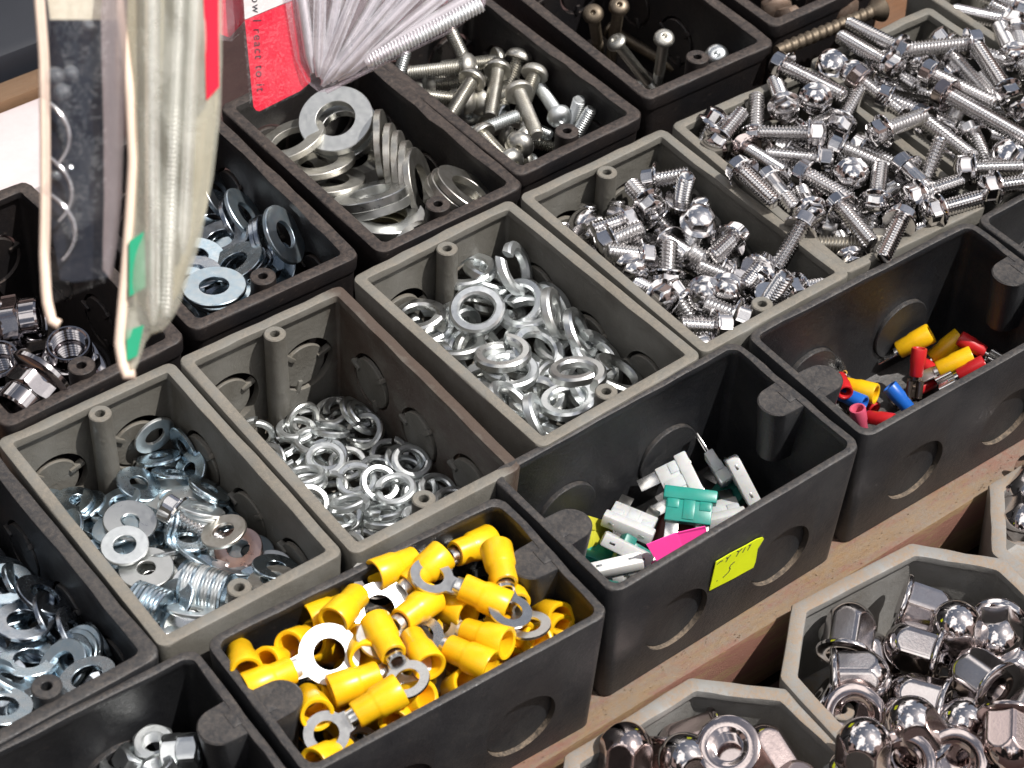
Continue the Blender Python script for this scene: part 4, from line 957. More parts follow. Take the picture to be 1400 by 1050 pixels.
# ------------------------------------------------------------------ every piece of hardware: kind, place (mm), turn (quaternion), label
ITEMS = {
'G1':[
('wS',224.8,3.8,-32.7,0.535,0.260,-0.296,-0.747,'washer leaning upright in the back right corner, in the mixed washer box'),
('wS',176.3,18.1,-33.8,0.913,0.038,0.242,-0.324,'mixed-box washer, lying flat, at the back left, leftmost of six'),
('wS',184.5,15.6,-34.0,0.222,0.145,0.048,0.963,'mixed-box washer, lying flat, at the back left, second from left of six'),
('wS',225.0,-21.8,-32.9,0.883,0.244,0.398,0.045,'mixed-box washer, tilted to the right, at the middle right, rightmost of three'),
('wL',211.9,-3.5,-33.0,0.559,0.006,0.053,0.827,'large pale washer half covered by its twin, in the mixed washer box'),
('wL',196.1,-24.4,-33.0,0.924,-0.242,0.175,0.238,'wide pale mixed-box washer, tilted backward, in the middle, right of two'),
('wS',195.1,4.6,-31.0,0.045,0.073,-0.184,-0.979,'mixed-box washer, lying flat, at the back, second from left of five'),
('wL',196.4,-24.1,-31.0,0.942,-0.256,0.152,0.154,'wide pale mixed-box washer, tilted backward, in the middle, left of two'),
('wS',177.4,-4.1,-31.0,0.925,0.025,0.357,0.128,'mixed-box washer, tilted to the right, at the back left'),
('wL',213.8,-12.6,-30.0,0.299,-0.021,-0.054,-0.953,'large pale washer on top of its twin, towards the right wall'),
('wM',185.7,-34.8,-30.0,0.999,-0.042,0.007,0.002,'dull penny mixed-box washer, lying flat, at the middle left'),
('wS',204.5,-37.9,-30.0,0.043,-0.385,-0.043,-0.921,'mixed-box washer mostly hidden, tilted backward, in the middle'),
('wS',175.8,-16.2,-29.0,0.973,-0.001,0.026,-0.229,'mixed-box washer, lying flat, at the middle left, leftmost of three'),
('wS',203.9,-36.0,-29.0,0.886,0.047,0.384,0.254,'mixed-box washer, tilted backward, in the middle'),
('wS',217.5,-50.8,-29.0,0.630,-0.241,-0.133,-0.726,'mixed-box washer, tilted backward, at the front right, right of two'),
('wS',203.4,-17.9,-28.0,0.779,-0.046,-0.530,-0.332,'mixed-box washer, tilted to the left, in the middle, right of two'),
('wC',216.7,-43.1,-27.0,0.929,0.000,-0.106,0.355,'coppery pink flat washer, in the mixed washer box'),
('wS',204.5,-28.8,-27.0,0.656,-0.164,0.030,-0.736,'mixed-box washer, lying flat, in the middle, third from left of five'),
('wS',201.9,-17.0,-27.0,0.283,-0.538,0.064,0.791,'mixed-box washer, tilted to the left, in the middle, left of two'),
('wT',215.2,-24.4,-27.0,0.841,-0.024,0.313,0.442,'mixed-box washer, tilted backward, at the middle right, rightmost of three'),
('wS',210.7,-50.1,-27.0,0.873,-0.053,0.289,0.390,'mixed-box washer, tilted backward, at the front right, left of two'),
('wM',191.7,-10.3,-26.0,0.873,0.067,0.040,0.482,'large pale penny washer with a small hole, lying face up by the back post'),
('wM',185.0,-33.1,-26.0,0.919,-0.015,0.001,0.393,'dull penny washer in the middle of the mixed washers, in the mixed washer box'),
('wT',214.6,-23.6,-25.0,0.791,0.008,0.313,0.526,'mixed-box washer, tilted backward, at the middle right, leftmost of three'),
('wS',192.4,-48.5,-25.0,0.657,0.319,0.601,-0.326,'mixed-box washer, standing on edge, at the front, leftmost of thirteen'),
('wT',193.1,-49.6,-25.0,0.678,0.661,0.156,0.279,'mixed-box washer, standing on edge, at the front, second from left of thirteen'),
('wT',193.8,-50.7,-25.0,0.729,0.596,0.326,0.088,'mixed-box washer, standing on edge, at the front, third from left of thirteen'),
('wS',194.6,-51.7,-25.0,0.698,0.648,0.203,0.228,'mixed-box washer, standing on edge, at the front, fourth from left of thirteen'),
('wT',195.3,-52.8,-25.0,0.569,0.179,0.654,-0.465,'mixed-box washer, standing on edge, at the front, fifth from left of thirteen'),
('wT',196.0,-53.8,-25.0,0.718,0.455,0.502,-0.158,'mixed-box washer, standing on edge, at the front, sixth from left of thirteen'),
('wS',196.7,-54.9,-25.0,0.138,-0.282,0.616,-0.723,'mixed-box washer, standing on edge, at the front, seventh from left of thirteen'),
('wT',197.4,-55.9,-25.0,0.273,-0.158,0.658,-0.683,'mixed-box washer, standing on edge, at the front, eighth from left of thirteen'),
('wT',198.2,-57.0,-25.0,0.378,-0.052,0.675,-0.632,'mixed-box washer, standing on edge, at the front, ninth from left of thirteen'),
('wS',198.9,-58.0,-25.0,0.088,-0.320,0.595,-0.731,'mixed-box washer, standing on edge, at the front, tenth from left of thirteen'),
('wT',199.6,-59.1,-25.0,0.111,0.467,-0.488,0.729,'mixed-box washer, standing on edge, at the front, eleventh from left of thirteen'),
('wT',200.3,-60.1,-25.0,0.307,0.583,-0.341,0.671,'mixed-box washer, standing on edge, at the front, twelfth from left of thirteen'),
('wS',201.0,-61.2,-25.0,0.660,0.667,0.100,0.330,'mixed-box washer, standing on edge, at the front, rightmost of thirteen'),
('fM',206.7,-19.8,-23.8,0.482,-0.166,-0.613,-0.603,'chrome flange bolt lying lost among the flat washers, in the mixed washer box'),
('wS',184.0,-53.5,-23.0,0.872,-0.186,-0.239,0.386,'mixed-box washer, tilted to the left, at the front left'),
('wS',220.9,-61.3,-23.0,0.702,-0.180,0.067,-0.686,'mixed-box washer, lying flat, at the front right, right of two'),
('wT',214.2,-22.9,-23.0,0.636,-0.308,0.054,-0.706,'mixed-box washer, tilted backward, at the middle right, second from left of three'),
('wD',214.0,-38.4,-20.5,0.142,-0.099,0.111,0.979,'dull dark washer lying over the coppery pink one, in the mixed washer box'),
('wS',173.8,-41.7,-28.1,0.149,-0.211,0.723,-0.642,'mixed-box washer, standing on edge, at the middle left, left of two'),
('wS',173.8,-44.9,-25.8,0.229,0.572,-0.488,0.618,'mixed-box washer, standing on edge, at the middle left, right of two'),
('wS',173.8,-48.0,-23.5,0.080,0.443,-0.607,0.655,'mixed-box washer, standing on edge, at the front left, leftmost of six'),
('wS',174.1,-50.6,-22.0,0.053,0.417,-0.625,0.658,'mixed-box washer, standing on edge, at the front left, second from left of six'),
('wS',174.9,-52.0,-22.0,0.599,0.749,0.053,0.279,'mixed-box washer, standing on edge, at the front left, third from left of six'),
('wS',175.7,-53.4,-22.0,0.542,0.329,0.674,-0.379,'mixed-box washer, standing on edge, at the front left, fourth from left of six'),
('wS',176.5,-54.8,-22.0,0.502,0.262,0.702,-0.431,'mixed-box washer, standing on edge, at the front left, fifth from left of six'),
('wS',177.3,-56.1,-22.0,0.371,0.666,-0.342,0.549,'mixed-box washer, standing on edge, at the front left, rightmost of six'),
('wD',215.5,-67.1,-20.0,0.661,-0.147,-0.092,-0.730,'dull washer tucked beside the front post, in the mixed washer box'),
('wT',185.7,-63.0,-20.0,0.222,-0.275,-0.159,-0.922,'mixed-box washer, tilted backward, at the front left'),
('wT',171.8,-50.6,-25.1,0.772,0.021,0.284,0.568,'mixed-box washer mostly hidden, tilted backward, at the front left'),
('wS',171.7,-58.5,-23.2,0.314,-0.031,-0.002,-0.949,'washer lying face up against the front rim, in the mixed washer box'),
('wT',172.3,-71.1,-19.2,0.985,-0.091,0.083,0.120,'mixed-box washer, lying flat, at the front left'),
('wM',217.0,-39.3,-36.5,0.807,-0.059,0.070,-0.584,'dull penny mixed-box washer, lying flat, at the middle right'),
('wT',192.3,-9.1,-38.4,0.000,-0.992,0.124,0.000,'mixed-box washer mostly hidden, lying flat, at the back, right of two'),
('wS',189.3,-16.2,-34.4,0.862,0.016,-0.069,-0.502,'mixed-box washer, lying flat, in the middle, leftmost of five'),
('wM',197.3,-61.9,-29.6,0.070,-0.861,0.501,0.052,'dull penny mixed-box washer mostly hidden, lying flat, at the front'),
('wS',182.9,0.1,-36.9,0.514,0.000,-0.000,-0.858,'mixed-box washer, lying flat, at the back left, fourth from left of six'),
('wS',204.6,-27.1,-34.7,0.832,0.103,0.086,0.539,'mixed-box washer, lying flat, in the middle, second from left of five'),
('wS',197.7,7.2,-35.5,0.031,-0.104,-0.152,-0.982,'mixed-box washer mostly hidden, lying flat, at the back, left of two'),
('wT',193.3,-39.6,-33.5,0.319,0.066,-0.019,-0.945,'mixed-box washer mostly hidden, lying flat, in the middle'),
('wT',191.7,2.0,-34.2,0.212,0.970,-0.026,-0.117,'mixed-box washer, lying flat, at the back, leftmost of five'),
('wS',220.7,-22.4,-34.3,0.140,0.568,-0.807,0.084,'mixed-box washer, lying flat, at the middle right, left of two'),
('wS',195.6,-48.7,-31.6,0.973,0.012,-0.066,-0.223,'mixed-box washer mostly hidden, lying flat, at the front'),
('wS',228.5,14.1,-30.6,0.138,-0.695,-0.190,0.680,'mixed-box washer, standing on edge, at the back right, right of two'),
('wS',185.4,13.8,-35.3,0.286,0.019,-0.192,-0.939,'mixed-box washer, lying flat, at the back left, fifth from left of six'),
('wS',211.0,-41.6,-32.3,0.345,-0.050,0.022,-0.937,'mixed-box washer mostly hidden, lying flat, at the middle right'),
('wT',216.9,15.9,-38.4,0.321,-0.000,-0.000,-0.947,'mixed-box washer, lying flat, at the back right, leftmost of three'),
('wS',186.3,-10.3,-33.3,0.887,-0.120,-0.059,0.442,'mixed-box washer mostly hidden, lying flat, at the back left'),
('wT',205.4,-32.8,-30.5,0.037,0.849,-0.522,0.079,'mixed-box washer, lying flat, in the middle, fourth from left of five'),
('wS',180.4,-18.9,-32.2,0.161,-0.064,0.983,0.053,'mixed-box washer, lying flat, at the middle left, rightmost of three'),
('wM',181.5,-68.3,-24.6,0.143,-0.970,0.105,0.168,'dull penny mixed-box washer, lying flat, at the front left'),
('wS',221.0,-44.0,-31.1,0.142,-0.004,0.018,-0.990,'mixed-box washer, lying flat, at the middle right, right of two'),
('wS',182.3,16.7,-35.3,0.919,-0.193,-0.008,0.343,'mixed-box washer, lying flat, at the back left, third from left of six'),
('wS',202.7,7.5,-35.0,0.165,0.977,-0.111,-0.081,'mixed-box washer, lying flat, at the back, third from left of five'),
('wM',219.6,-57.5,-29.0,0.054,0.706,0.700,0.087,'dull penny mixed-box washer, lying flat, at the front right'),
('wS',199.4,-44.0,-28.9,0.575,-0.081,-0.071,0.811,'mixed-box washer, lying flat, in the middle, rightmost of five'),
('wS',216.8,-4.3,-33.3,0.035,0.823,-0.567,0.018,'mixed-box washer, lying flat, at the back right, rightmost of three'),
('wS',173.9,3.5,-32.2,0.195,0.376,-0.214,-0.880,'mixed-box washer, tilted to the left, at the back left'),
('wS',198.9,-8.5,-30.5,0.229,-0.130,-0.045,-0.964,'mixed-box washer, lying flat, at the back, rightmost of five'),
('wT',195.6,-48.9,-26.3,0.766,0.022,0.001,0.643,'mixed-box washer, lying flat, at the front'),
('wS',181.4,-58.3,-27.1,0.794,0.005,-0.079,0.603,'mixed-box washer mostly hidden, lying flat, at the front left'),
('wT',183.2,-21.8,-22.8,0.118,0.041,0.031,-0.992,'mixed-box washer, lying flat, at the middle left, second from left of three'),
('wS',186.0,-9.7,-27.0,0.020,0.169,0.983,-0.076,'mixed-box washer, lying flat, at the back left, rightmost of six'),
('wS',205.2,7.5,-30.3,0.077,-0.173,0.089,-0.978,'mixed-box washer, lying flat, at the back, fourth from left of five'),
('wS',223.1,-12.8,-28.5,0.763,-0.236,0.269,-0.537,'mixed-box washer, tilted to the right, at the middle right, second from left of three'),
('wS',219.1,16.9,-33.1,0.106,0.675,0.692,-0.231,'mixed-box washer, lying flat, at the back right, second from left of three'),
('wS',210.8,-62.3,-25.2,0.933,-0.064,-0.134,0.327,'mixed-box washer, lying flat, at the front right, left of two'),
('wS',219.5,6.1,-32.1,0.309,0.645,-0.699,0.017,'mixed-box washer, tilted backward, at the back right'),
('wT',221.4,23.1,-27.5,0.258,-0.239,0.629,0.693,'mixed-box washer, standing on edge, at the back right, left of two'),
('wS',223.1,-12.8,-26.5,0.393,-0.339,0.115,-0.847,'mixed-box washer, tilted to the right, at the middle right, leftmost of three')],
'G2':[
('rT',292.3,10.1,-46.0,0.977,-0.001,-0.109,-0.184,'small split washer lying alone in the back corner, rust-coloured inside'),
('rS',273.9,7.9,-43.0,0.520,-0.063,-0.046,-0.851,'small split washer, lying flat, at the back, third from left of nine'),
('rT',294.5,-9.5,-42.0,0.426,-0.250,-0.111,0.862,'small split washer tilted up against the stained side wall'),
('rS',275.2,-1.9,-42.0,0.925,-0.011,0.020,-0.379,'small split washer, lying flat, at the back, fifth from left of nine'),
('rS',273.0,-13.8,-40.6,0.494,0.057,0.016,-0.868,'small split washer, lying flat, in the middle, leftmost of thirteen'),
('rS',292.2,-48.9,-41.0,0.313,-0.229,-0.002,0.922,'small split washer tipped up beside the front post'),
('rS',270.4,-21.2,-50.0,0.016,0.337,0.909,-0.246,'small split washer, lying flat, in the middle, second from left of thirteen'),
('rS',283.3,-3.8,-52.1,0.995,0.057,-0.030,-0.077,'small split washer, lying flat, at the back right, second from left of five'),
('rS',288.1,-16.2,-50.4,0.142,-0.667,-0.725,-0.096,'small split washer, lying flat, at the middle right, leftmost of nine'),
('rS',269.0,-37.7,-49.6,0.884,-0.113,0.121,0.438,'small split washer, lying flat, in the middle, ninth from left of thirteen'),
('rS',275.4,-7.2,-50.0,0.338,0.144,-0.021,-0.930,'small split washer, lying flat, at the back, rightmost of nine'),
('rS',266.1,-45.1,-50.7,0.124,0.549,-0.824,0.070,'small split washer mostly hidden, lying flat, in the middle'),
('rT',295.6,5.7,-51.3,0.137,-0.968,-0.208,0.043,'small split washer, lying flat, at the back right, fourth from left of five'),
('rT',275.2,-51.7,-47.8,0.264,-0.067,-0.022,-0.962,'small split washer mostly hidden, lying flat, at the front, right of two'),
('rT',266.8,-10.7,-47.5,0.042,-0.210,0.971,-0.102,'small split washer, lying flat, at the back, sixth from left of nine'),
('rT',261.6,-54.5,-46.4,0.887,0.133,-0.227,0.380,'small split washer, lying flat, at the front, leftmost of three'),
('rT',281.6,-16.0,-46.7,0.154,-0.750,0.643,0.001,'small split washer, lying flat, in the middle, fourth from left of thirteen'),
('rS',255.6,-40.2,-47.2,0.063,-0.718,0.677,-0.149,'small split washer mostly hidden, lying flat, at the middle left'),
('rS',285.2,-42.0,-48.6,0.860,-0.182,-0.029,-0.477,'small split washer, lying flat, at the middle right, fifth from left of nine'),
('rT',295.4,-22.5,-49.6,0.147,-0.297,-0.930,-0.161,'small split washer, lying flat, at the middle right, third from left of nine'),
('rS',295.3,-31.0,-49.6,0.867,0.244,-0.067,0.428,'small split washer, lying flat, at the middle right, sixth from left of nine'),
('rS',281.4,-35.8,-46.8,0.165,0.900,0.397,-0.070,'small split washer, lying flat, in the middle, twelfth from left of thirteen'),
('rS',284.8,14.7,-52.2,0.591,0.035,-0.009,0.806,'small split washer, lying flat, at the back right, leftmost of five'),
('rT',296.5,-42.6,-48.5,0.335,-0.443,-0.821,0.132,'small split washer mostly hidden, tilted to the right, at the middle right'),
('rT',269.6,5.9,-52.1,0.574,0.049,-0.005,0.817,'small split washer, lying flat, at the back, second from left of nine'),
('rS',264.4,-0.8,-46.4,0.639,-0.083,-0.209,-0.736,'small split washer, lying flat, at the back, fourth from left of nine'),
('rT',279.0,-26.0,-44.2,0.603,0.039,-0.015,0.797,'small split washer, lying flat, in the middle, sixth from left of thirteen'),
('rT',254.6,-55.8,-41.8,0.882,0.045,-0.299,0.361,'small split washer, facing the viewer, at the front left'),
('rT',295.6,-24.0,-43.2,0.941,0.087,-0.081,0.316,'small split washer, lying flat, at the middle right, fourth from left of nine'),
('rS',295.2,-51.9,-44.6,0.099,-0.447,0.880,0.129,'small split washer, lying flat, at the front right, leftmost of three'),
('rS',281.5,1.4,-47.1,0.050,0.740,0.637,-0.210,'small split washer, lying flat, at the back, seventh from left of nine'),
('rS',286.0,-30.2,-41.3,0.009,-0.427,0.902,0.071,'small split washer, lying flat, at the middle right, second from left of nine'),
('rS',273.9,-58.9,-41.5,0.204,0.193,-0.945,0.167,'small split washer mostly hidden, lying flat, at the front, left of two'),
('rS',295.5,-36.8,-41.2,0.031,-0.827,0.537,0.167,'small split washer, lying flat, at the middle right, eighth from left of nine'),
('rS',263.9,4.8,-45.1,0.155,0.835,0.520,-0.092,'small split washer, lying flat, at the back, leftmost of nine'),
('rS',275.9,-11.0,-43.0,0.637,0.016,-0.048,0.769,'small split washer, lying flat, at the back, eighth from left of nine'),
('rS',261.3,17.3,-46.2,0.678,0.349,-0.559,0.325,'small split washer, standing on edge, at the back left'),
('rT',267.1,-24.8,-43.6,0.679,0.133,-0.197,-0.695,'small split washer, lying flat, in the middle, third from left of thirteen'),
('rT',273.5,-39.1,-43.0,0.353,-0.134,-0.015,0.926,'small split washer, lying flat, in the middle, tenth from left of thirteen'),
('rS',272.3,-53.8,-39.0,0.940,-0.158,0.201,0.226,'small split washer, lying flat, at the front, second from left of three'),
('rS',262.9,-41.1,-41.6,0.037,-0.973,0.196,-0.114,'small split washer, lying flat, in the middle, eighth from left of thirteen'),
('rS',295.3,-34.3,-37.0,0.849,0.167,0.042,0.500,'small split washer, lying flat, at the middle right, seventh from left of nine'),
('rT',278.8,11.2,-43.3,0.059,-0.063,0.775,0.626,'small split washer, standing on edge, at the back'),
('rS',275.1,-31.9,-38.0,0.006,0.452,0.889,0.075,'small split washer, lying flat, in the middle, seventh from left of thirteen'),
('rS',260.4,-20.8,-40.3,0.042,0.378,0.902,-0.203,'small split washer, lying flat, at the middle left, second from left of four'),
('rS',273.9,-51.8,-36.3,0.201,0.368,-0.887,0.195,'small split washer, tilted backward, at the front'),
('rS',295.4,-38.6,-34.5,0.138,-0.952,0.257,0.090,'small split washer, lying flat, at the middle right, rightmost of nine'),
('rS',280.6,-64.7,-35.6,0.255,-0.181,-0.950,-0.025,'small split washer, lying flat, at the front, rightmost of three'),
('rT',255.3,-0.4,-42.5,0.137,0.284,0.041,-0.948,'small split washer, facing the viewer, at the back left'),
('rS',280.3,-39.4,-36.2,0.239,-0.925,0.278,0.094,'small split washer, lying flat, in the middle, eleventh from left of thirteen'),
('rS',296.7,-4.5,-39.9,0.268,0.205,-0.921,-0.195,'small split washer, tilted to the right, at the back right, right of two'),
('rS',253.9,-31.9,-37.1,0.231,-0.873,0.428,0.038,'small split washer, lying flat, at the middle left, third from left of four'),
('rS',260.6,-18.8,-37.2,0.270,-0.125,-0.182,-0.937,'small split washer, lying flat, at the middle left, leftmost of four'),
('rT',295.9,-7.0,-47.4,0.153,0.968,-0.185,-0.079,'small split washer, lying flat, at the back right, rightmost of five'),
('rS',281.8,-47.7,-33.0,0.320,-0.056,0.044,0.945,'small split washer, lying flat, in the middle, rightmost of thirteen'),
('rS',256.1,-46.4,-35.4,0.140,0.960,0.172,-0.171,'small split washer, lying flat, at the middle left, rightmost of four'),
('rS',295.6,8.4,-47.1,0.119,0.054,-0.056,0.990,'small split washer, lying flat, at the back right, third from left of five'),
('rS',284.3,-0.8,-42.6,0.075,-0.546,-0.784,0.287,'small split washer, tilted backward, at the back right'),
('rS',297.1,1.2,-42.4,0.098,-0.895,0.260,0.350,'small split washer, tilted to the right, at the back right, left of two'),
('rS',295.3,-55.7,-35.1,0.915,0.097,0.107,-0.377,'small split washer, lying flat, at the front right, second from left of three'),
('rS',264.9,-42.0,-35.0,0.770,-0.199,-0.125,-0.593,'small split washer, lying flat, in the middle, fifth from left of thirteen'),
('rT',295.1,-65.8,-32.0,0.920,-0.017,-0.015,-0.392,'small split washer, lying flat, at the front right, rightmost of three'),
('rS',252.9,-10.3,-37.0,0.083,0.529,-0.737,-0.413,'small split washer mostly hidden, tilted to the right, at the back left')],
'G3':[
('rL',380.7,-42.3,-24.1,0.521,0.328,-0.018,0.788,'large split washer, tilted to the right, at the middle right'),
('rM',376.9,-26.0,-30.3,0.960,0.067,0.104,0.252,'large split washer, lying flat, at the middle right'),
('rL',339.1,12.7,-28.3,0.826,-0.053,0.038,0.560,'large split washer, lying flat, at the back left, left of two'),
('rL',365.6,20.1,-18.0,0.558,-0.081,0.101,0.820,'large split washer, lying flat, at the back right, leftmost of three'),
('rM',340.6,-5.7,-25.4,0.924,-0.102,0.142,0.339,'large split washer, lying flat, at the back left, right of two'),
('rM',381.2,-55.3,-24.0,0.062,-0.247,0.040,-0.966,'large split washer, lying flat, at the front right'),
('rM',336.7,13.3,-22.0,0.821,-0.037,-0.069,-0.565,'large split washer by the left wall, open gap on its right'),
('rL',362.5,-28.5,-22.0,0.398,0.017,0.169,-0.902,'large split washer, lying flat, in the middle, right of two'),
('rL',346.0,-32.8,-19.6,0.241,-0.059,-0.048,-0.968,'large split washer, lying flat, in the middle, left of two'),
('rL',380.4,-31.8,-20.3,0.743,0.083,0.481,-0.458,'large split washer standing on edge beside the right wall, nearer the front'),
('rL',372.0,-10.1,-21.7,0.605,-0.055,0.099,0.788,'large split washer, lying flat, at the back right, second from left of three'),
('rL',337.9,-60.2,-19.6,0.660,-0.032,0.510,-0.550,'large split washer, tilted to the right, at the front left'),
('rM',377.9,-18.8,-18.3,0.639,0.053,0.533,-0.551,'large split washer standing on edge beside the right wall, further back'),
('rL',370.6,14.1,-19.0,0.215,-0.267,0.005,-0.940,'large split washer, tilted backward, at the back right, second from left of three'),
('rL',379.1,7.7,-14.3,0.248,0.429,-0.241,0.835,'large split washer standing tall at the back of its box'),
('rL',352.7,-59.9,-18.0,0.949,-0.080,0.015,0.306,'large split washer half under the one by the front post'),
('rL',334.0,-49.3,-17.3,0.849,-0.014,0.284,-0.445,'large split washer tilted against the front left corner'),
('rL',353.4,-1.4,-16.0,0.943,0.140,-0.105,-0.282,'large split washer facing the viewer squarely, nearest the back post'),
('rM',345.2,-28.6,-14.7,0.935,-0.071,0.084,0.337,'large split washer lying flat with its wide gap open, middle left'),
('rM',360.2,-55.6,-11.0,0.690,-0.114,-0.078,-0.711,'large split washer lying on another one near the front post'),
('rM',348.5,-27.7,-37.1,0.111,-0.732,-0.616,0.271,'large split washer mostly hidden, tilted backward, in the middle'),
('rL',377.6,-12.5,-40.4,0.466,0.046,-0.001,0.884,'large split washer mostly hidden, lying flat, at the middle right'),
('rM',361.1,-39.3,-32.7,0.188,0.022,0.483,-0.855,'large split washer, tilted to the right, in the middle'),
('rM',332.9,-6.4,-32.4,0.403,0.466,-0.478,-0.626,'large split washer, standing on edge, at the back left'),
('rM',383.3,-41.7,-33.0,0.424,-0.506,0.652,-0.374,'large split washer, tilted to the left, at the middle right, right of two'),
('rL',385.6,-8.0,-26.8,0.456,-0.486,-0.460,0.587,'large split washer, standing on edge, at the back right'),
('rL',377.8,-32.4,-33.7,0.129,0.473,-0.198,-0.849,'large split washer, tilted to the left, at the middle right, left of two'),
('rL',348.7,11.7,-32.1,0.133,0.064,0.663,-0.734,'large split washer, standing on edge, at the back, left of two'),
('rM',368.6,-0.8,-35.5,0.219,0.956,0.064,0.185,'large split washer, tilted to the left, at the back right'),
('rL',347.5,-4.7,-34.7,0.386,-0.863,0.261,0.195,'large split washer, tilted to the right, at the back, left of two'),
('rM',357.9,-25.3,-35.5,0.291,0.587,-0.754,-0.058,'large split washer, tilted backward, in the middle, left of two'),
('rL',368.1,-17.5,-29.2,0.634,-0.649,0.373,-0.191,'large split washer, standing on edge, at the middle right'),
('rL',351.0,6.0,-32.4,0.730,0.600,0.243,-0.219,'large split washer, standing on edge, at the back, right of two'),
('rM',336.9,-28.7,-28.6,0.414,-0.240,-0.241,0.844,'large split washer, facing the viewer, at the middle left, left of two'),
('rM',379.3,13.1,-34.2,0.780,0.097,0.472,0.399,'large split washer, tilted backward, at the back right, rightmost of three'),
('rM',343.0,-48.5,-34.7,0.213,-0.842,0.346,-0.354,'large split washer mostly hidden, tilted forward, at the front left'),
('rM',367.3,15.2,-33.6,0.679,-0.036,0.533,0.502,'large split washer, tilted backward, at the back right, leftmost of three'),
('rL',328.5,4.8,-33.2,0.417,0.129,0.818,-0.375,'large split washer mostly hidden, tilted to the left, at the back left'),
('rL',338.9,-63.8,-33.5,0.828,0.063,-0.464,0.309,'large split washer, facing the viewer, at the front left'),
('rM',346.9,-48.8,-23.1,0.685,0.003,0.037,0.728,'large split washer, lying flat, at the front'),
('rL',373.6,-3.1,-22.8,0.147,0.838,0.482,0.212,'large split washer, lying flat, at the back right, rightmost of three'),
('rL',363.3,-46.5,-33.3,0.185,-0.074,0.447,-0.872,'large split washer, tilted to the right, at the front, left of two'),
('rL',354.9,-23.2,-26.7,0.005,0.855,0.435,-0.282,'large split washer, tilted backward, in the middle, right of two'),
('rL',330.5,-34.8,-28.9,0.202,-0.314,-0.276,0.886,'large split washer, facing the viewer, at the middle left, right of two'),
('rM',368.8,-48.3,-27.6,0.484,-0.851,0.094,0.182,'large split washer, tilted to the right, at the front right'),
('rL',363.6,-61.3,-24.3,0.230,0.423,-0.838,-0.259,'large split washer, tilted to the right, at the front, right of two'),
('rM',347.2,-9.8,-30.5,0.768,0.498,-0.116,0.386,'large split washer, tilted to the right, at the back, right of two')],
'G4':[
('fS',446.3,-0.6,-16.4,0.214,-0.267,0.400,0.850,'stubby flange bolt, tip pointing down right, at the back'),
('fS',417.8,9.9,-13.7,0.933,-0.270,-0.194,0.140,'stubby flange bolt, tip pointing down right, at the back left, right of two'),
('fS',443.8,-38.9,-12.9,0.405,0.855,-0.045,0.321,'stubby flange bolt, tip pointing up left, in the middle'),
('fS',439.4,-16.4,-14.3,0.081,-0.012,0.780,0.620,'stubby flange bolt, tip pointing down right, in the middle, leftmost of three'),
('fS',461.1,1.6,-12.5,0.046,-0.555,0.830,0.032,'short bolt standing on its head beside the right wall, in the stubby bolts'),
('fS',435.9,-54.3,-9.4,0.830,0.343,-0.439,0.012,'stubby flange bolt, tip away from viewer, at the front, right of two'),
('fS',414.5,-21.0,-11.9,0.810,0.557,-0.117,-0.140,'stubby flange bolt, tip away from viewer, at the middle left'),
('fS',429.2,-49.2,-11.5,0.581,0.544,-0.096,-0.598,'stubby flange bolt, tip away from viewer, at the front, left of two'),
('fS',425.2,1.2,-8.4,0.297,0.684,0.301,0.594,'stubby flange bolt, tip pointing left, at the back'),
('fS',442.2,-47.6,-11.1,0.539,0.776,0.046,0.323,'stubby flange bolt, tip pointing up left, at the front'),
('fS',452.3,-56.8,-10.8,0.606,0.459,-0.368,-0.535,'stubby flange bolt, tip pointing right, at the front right, left of two'),
('fS',417.4,-45.8,-11.0,0.407,-0.283,0.293,0.818,'stubby flange bolt, tip pointing down right, at the front left'),
('fS',424.4,-31.9,-10.7,0.461,0.650,-0.604,0.017,'stubby flange bolt, tip pointing up, in the middle'),
('fS',446.1,-69.2,-7.0,0.038,0.403,-0.901,-0.155,'short bolt with its tip up beside the front post, in the stubby bolts'),
('fS',407.9,-44.9,-5.0,0.796,0.605,-0.010,0.014,'stubby flange bolt, tip pointing up left, at the front left'),
('fS',417.1,-6.9,-7.7,0.316,0.554,-0.554,-0.535,'stubby flange bolt, tip pointing up right, at the back left'),
('fS',413.6,-67.2,-11.0,0.747,0.395,0.474,0.248,'stubby flange bolt, tip pointing left, at the front left'),
('fS',419.2,-17.9,-8.9,0.562,0.553,0.585,0.189,'stubby flange bolt, tip pointing left, at the middle left'),
('fS',451.5,-54.6,-7.7,0.495,0.238,0.704,0.451,'short bolt tilted towards the viewer by the right wall, in the stubby bolts'),
('fS',457.3,-72.5,-7.6,0.429,0.470,-0.403,-0.657,'stubby flange bolt, tip pointing right, at the front right, right of two'),
('fS',452.6,-36.3,-5.7,0.168,0.616,0.347,0.687,'short bolt whose pink-lit hex points to the right wall, in the stubby bolts'),
('fS',427.2,-69.1,-7.3,0.707,0.635,0.311,-0.018,'stubby flange bolt, tip pointing left, at the front'),
('fS',456.9,12.3,-8.2,0.099,0.496,-0.639,-0.580,'short bolt lying at the back, tip pointing right, in the stubby bolts'),
('fS',449.6,-20.2,-6.1,0.198,0.061,0.120,-0.971,'shiny short bolt seen from the top of its head, in the stubby bolts'),
('fS',440.1,0.5,-4.4,0.692,0.662,-0.247,0.144,'short bolt with its domed head turned to the viewer, behind the middle'),
('fS',414.4,-70.0,-5.8,0.642,0.513,0.556,0.126,'short bolt lying along the front rim, nearest the corner, in the stubby bolts'),
('fS',447.6,13.1,-33.4,0.148,0.162,-0.570,-0.792,'stubby flange bolt, tip pointing down right, at the back right, left of two'),
('fS',443.8,-11.4,-32.2,0.166,-0.324,0.930,0.057,'stubby flange bolt, tip toward the viewer, in the middle, left of two'),
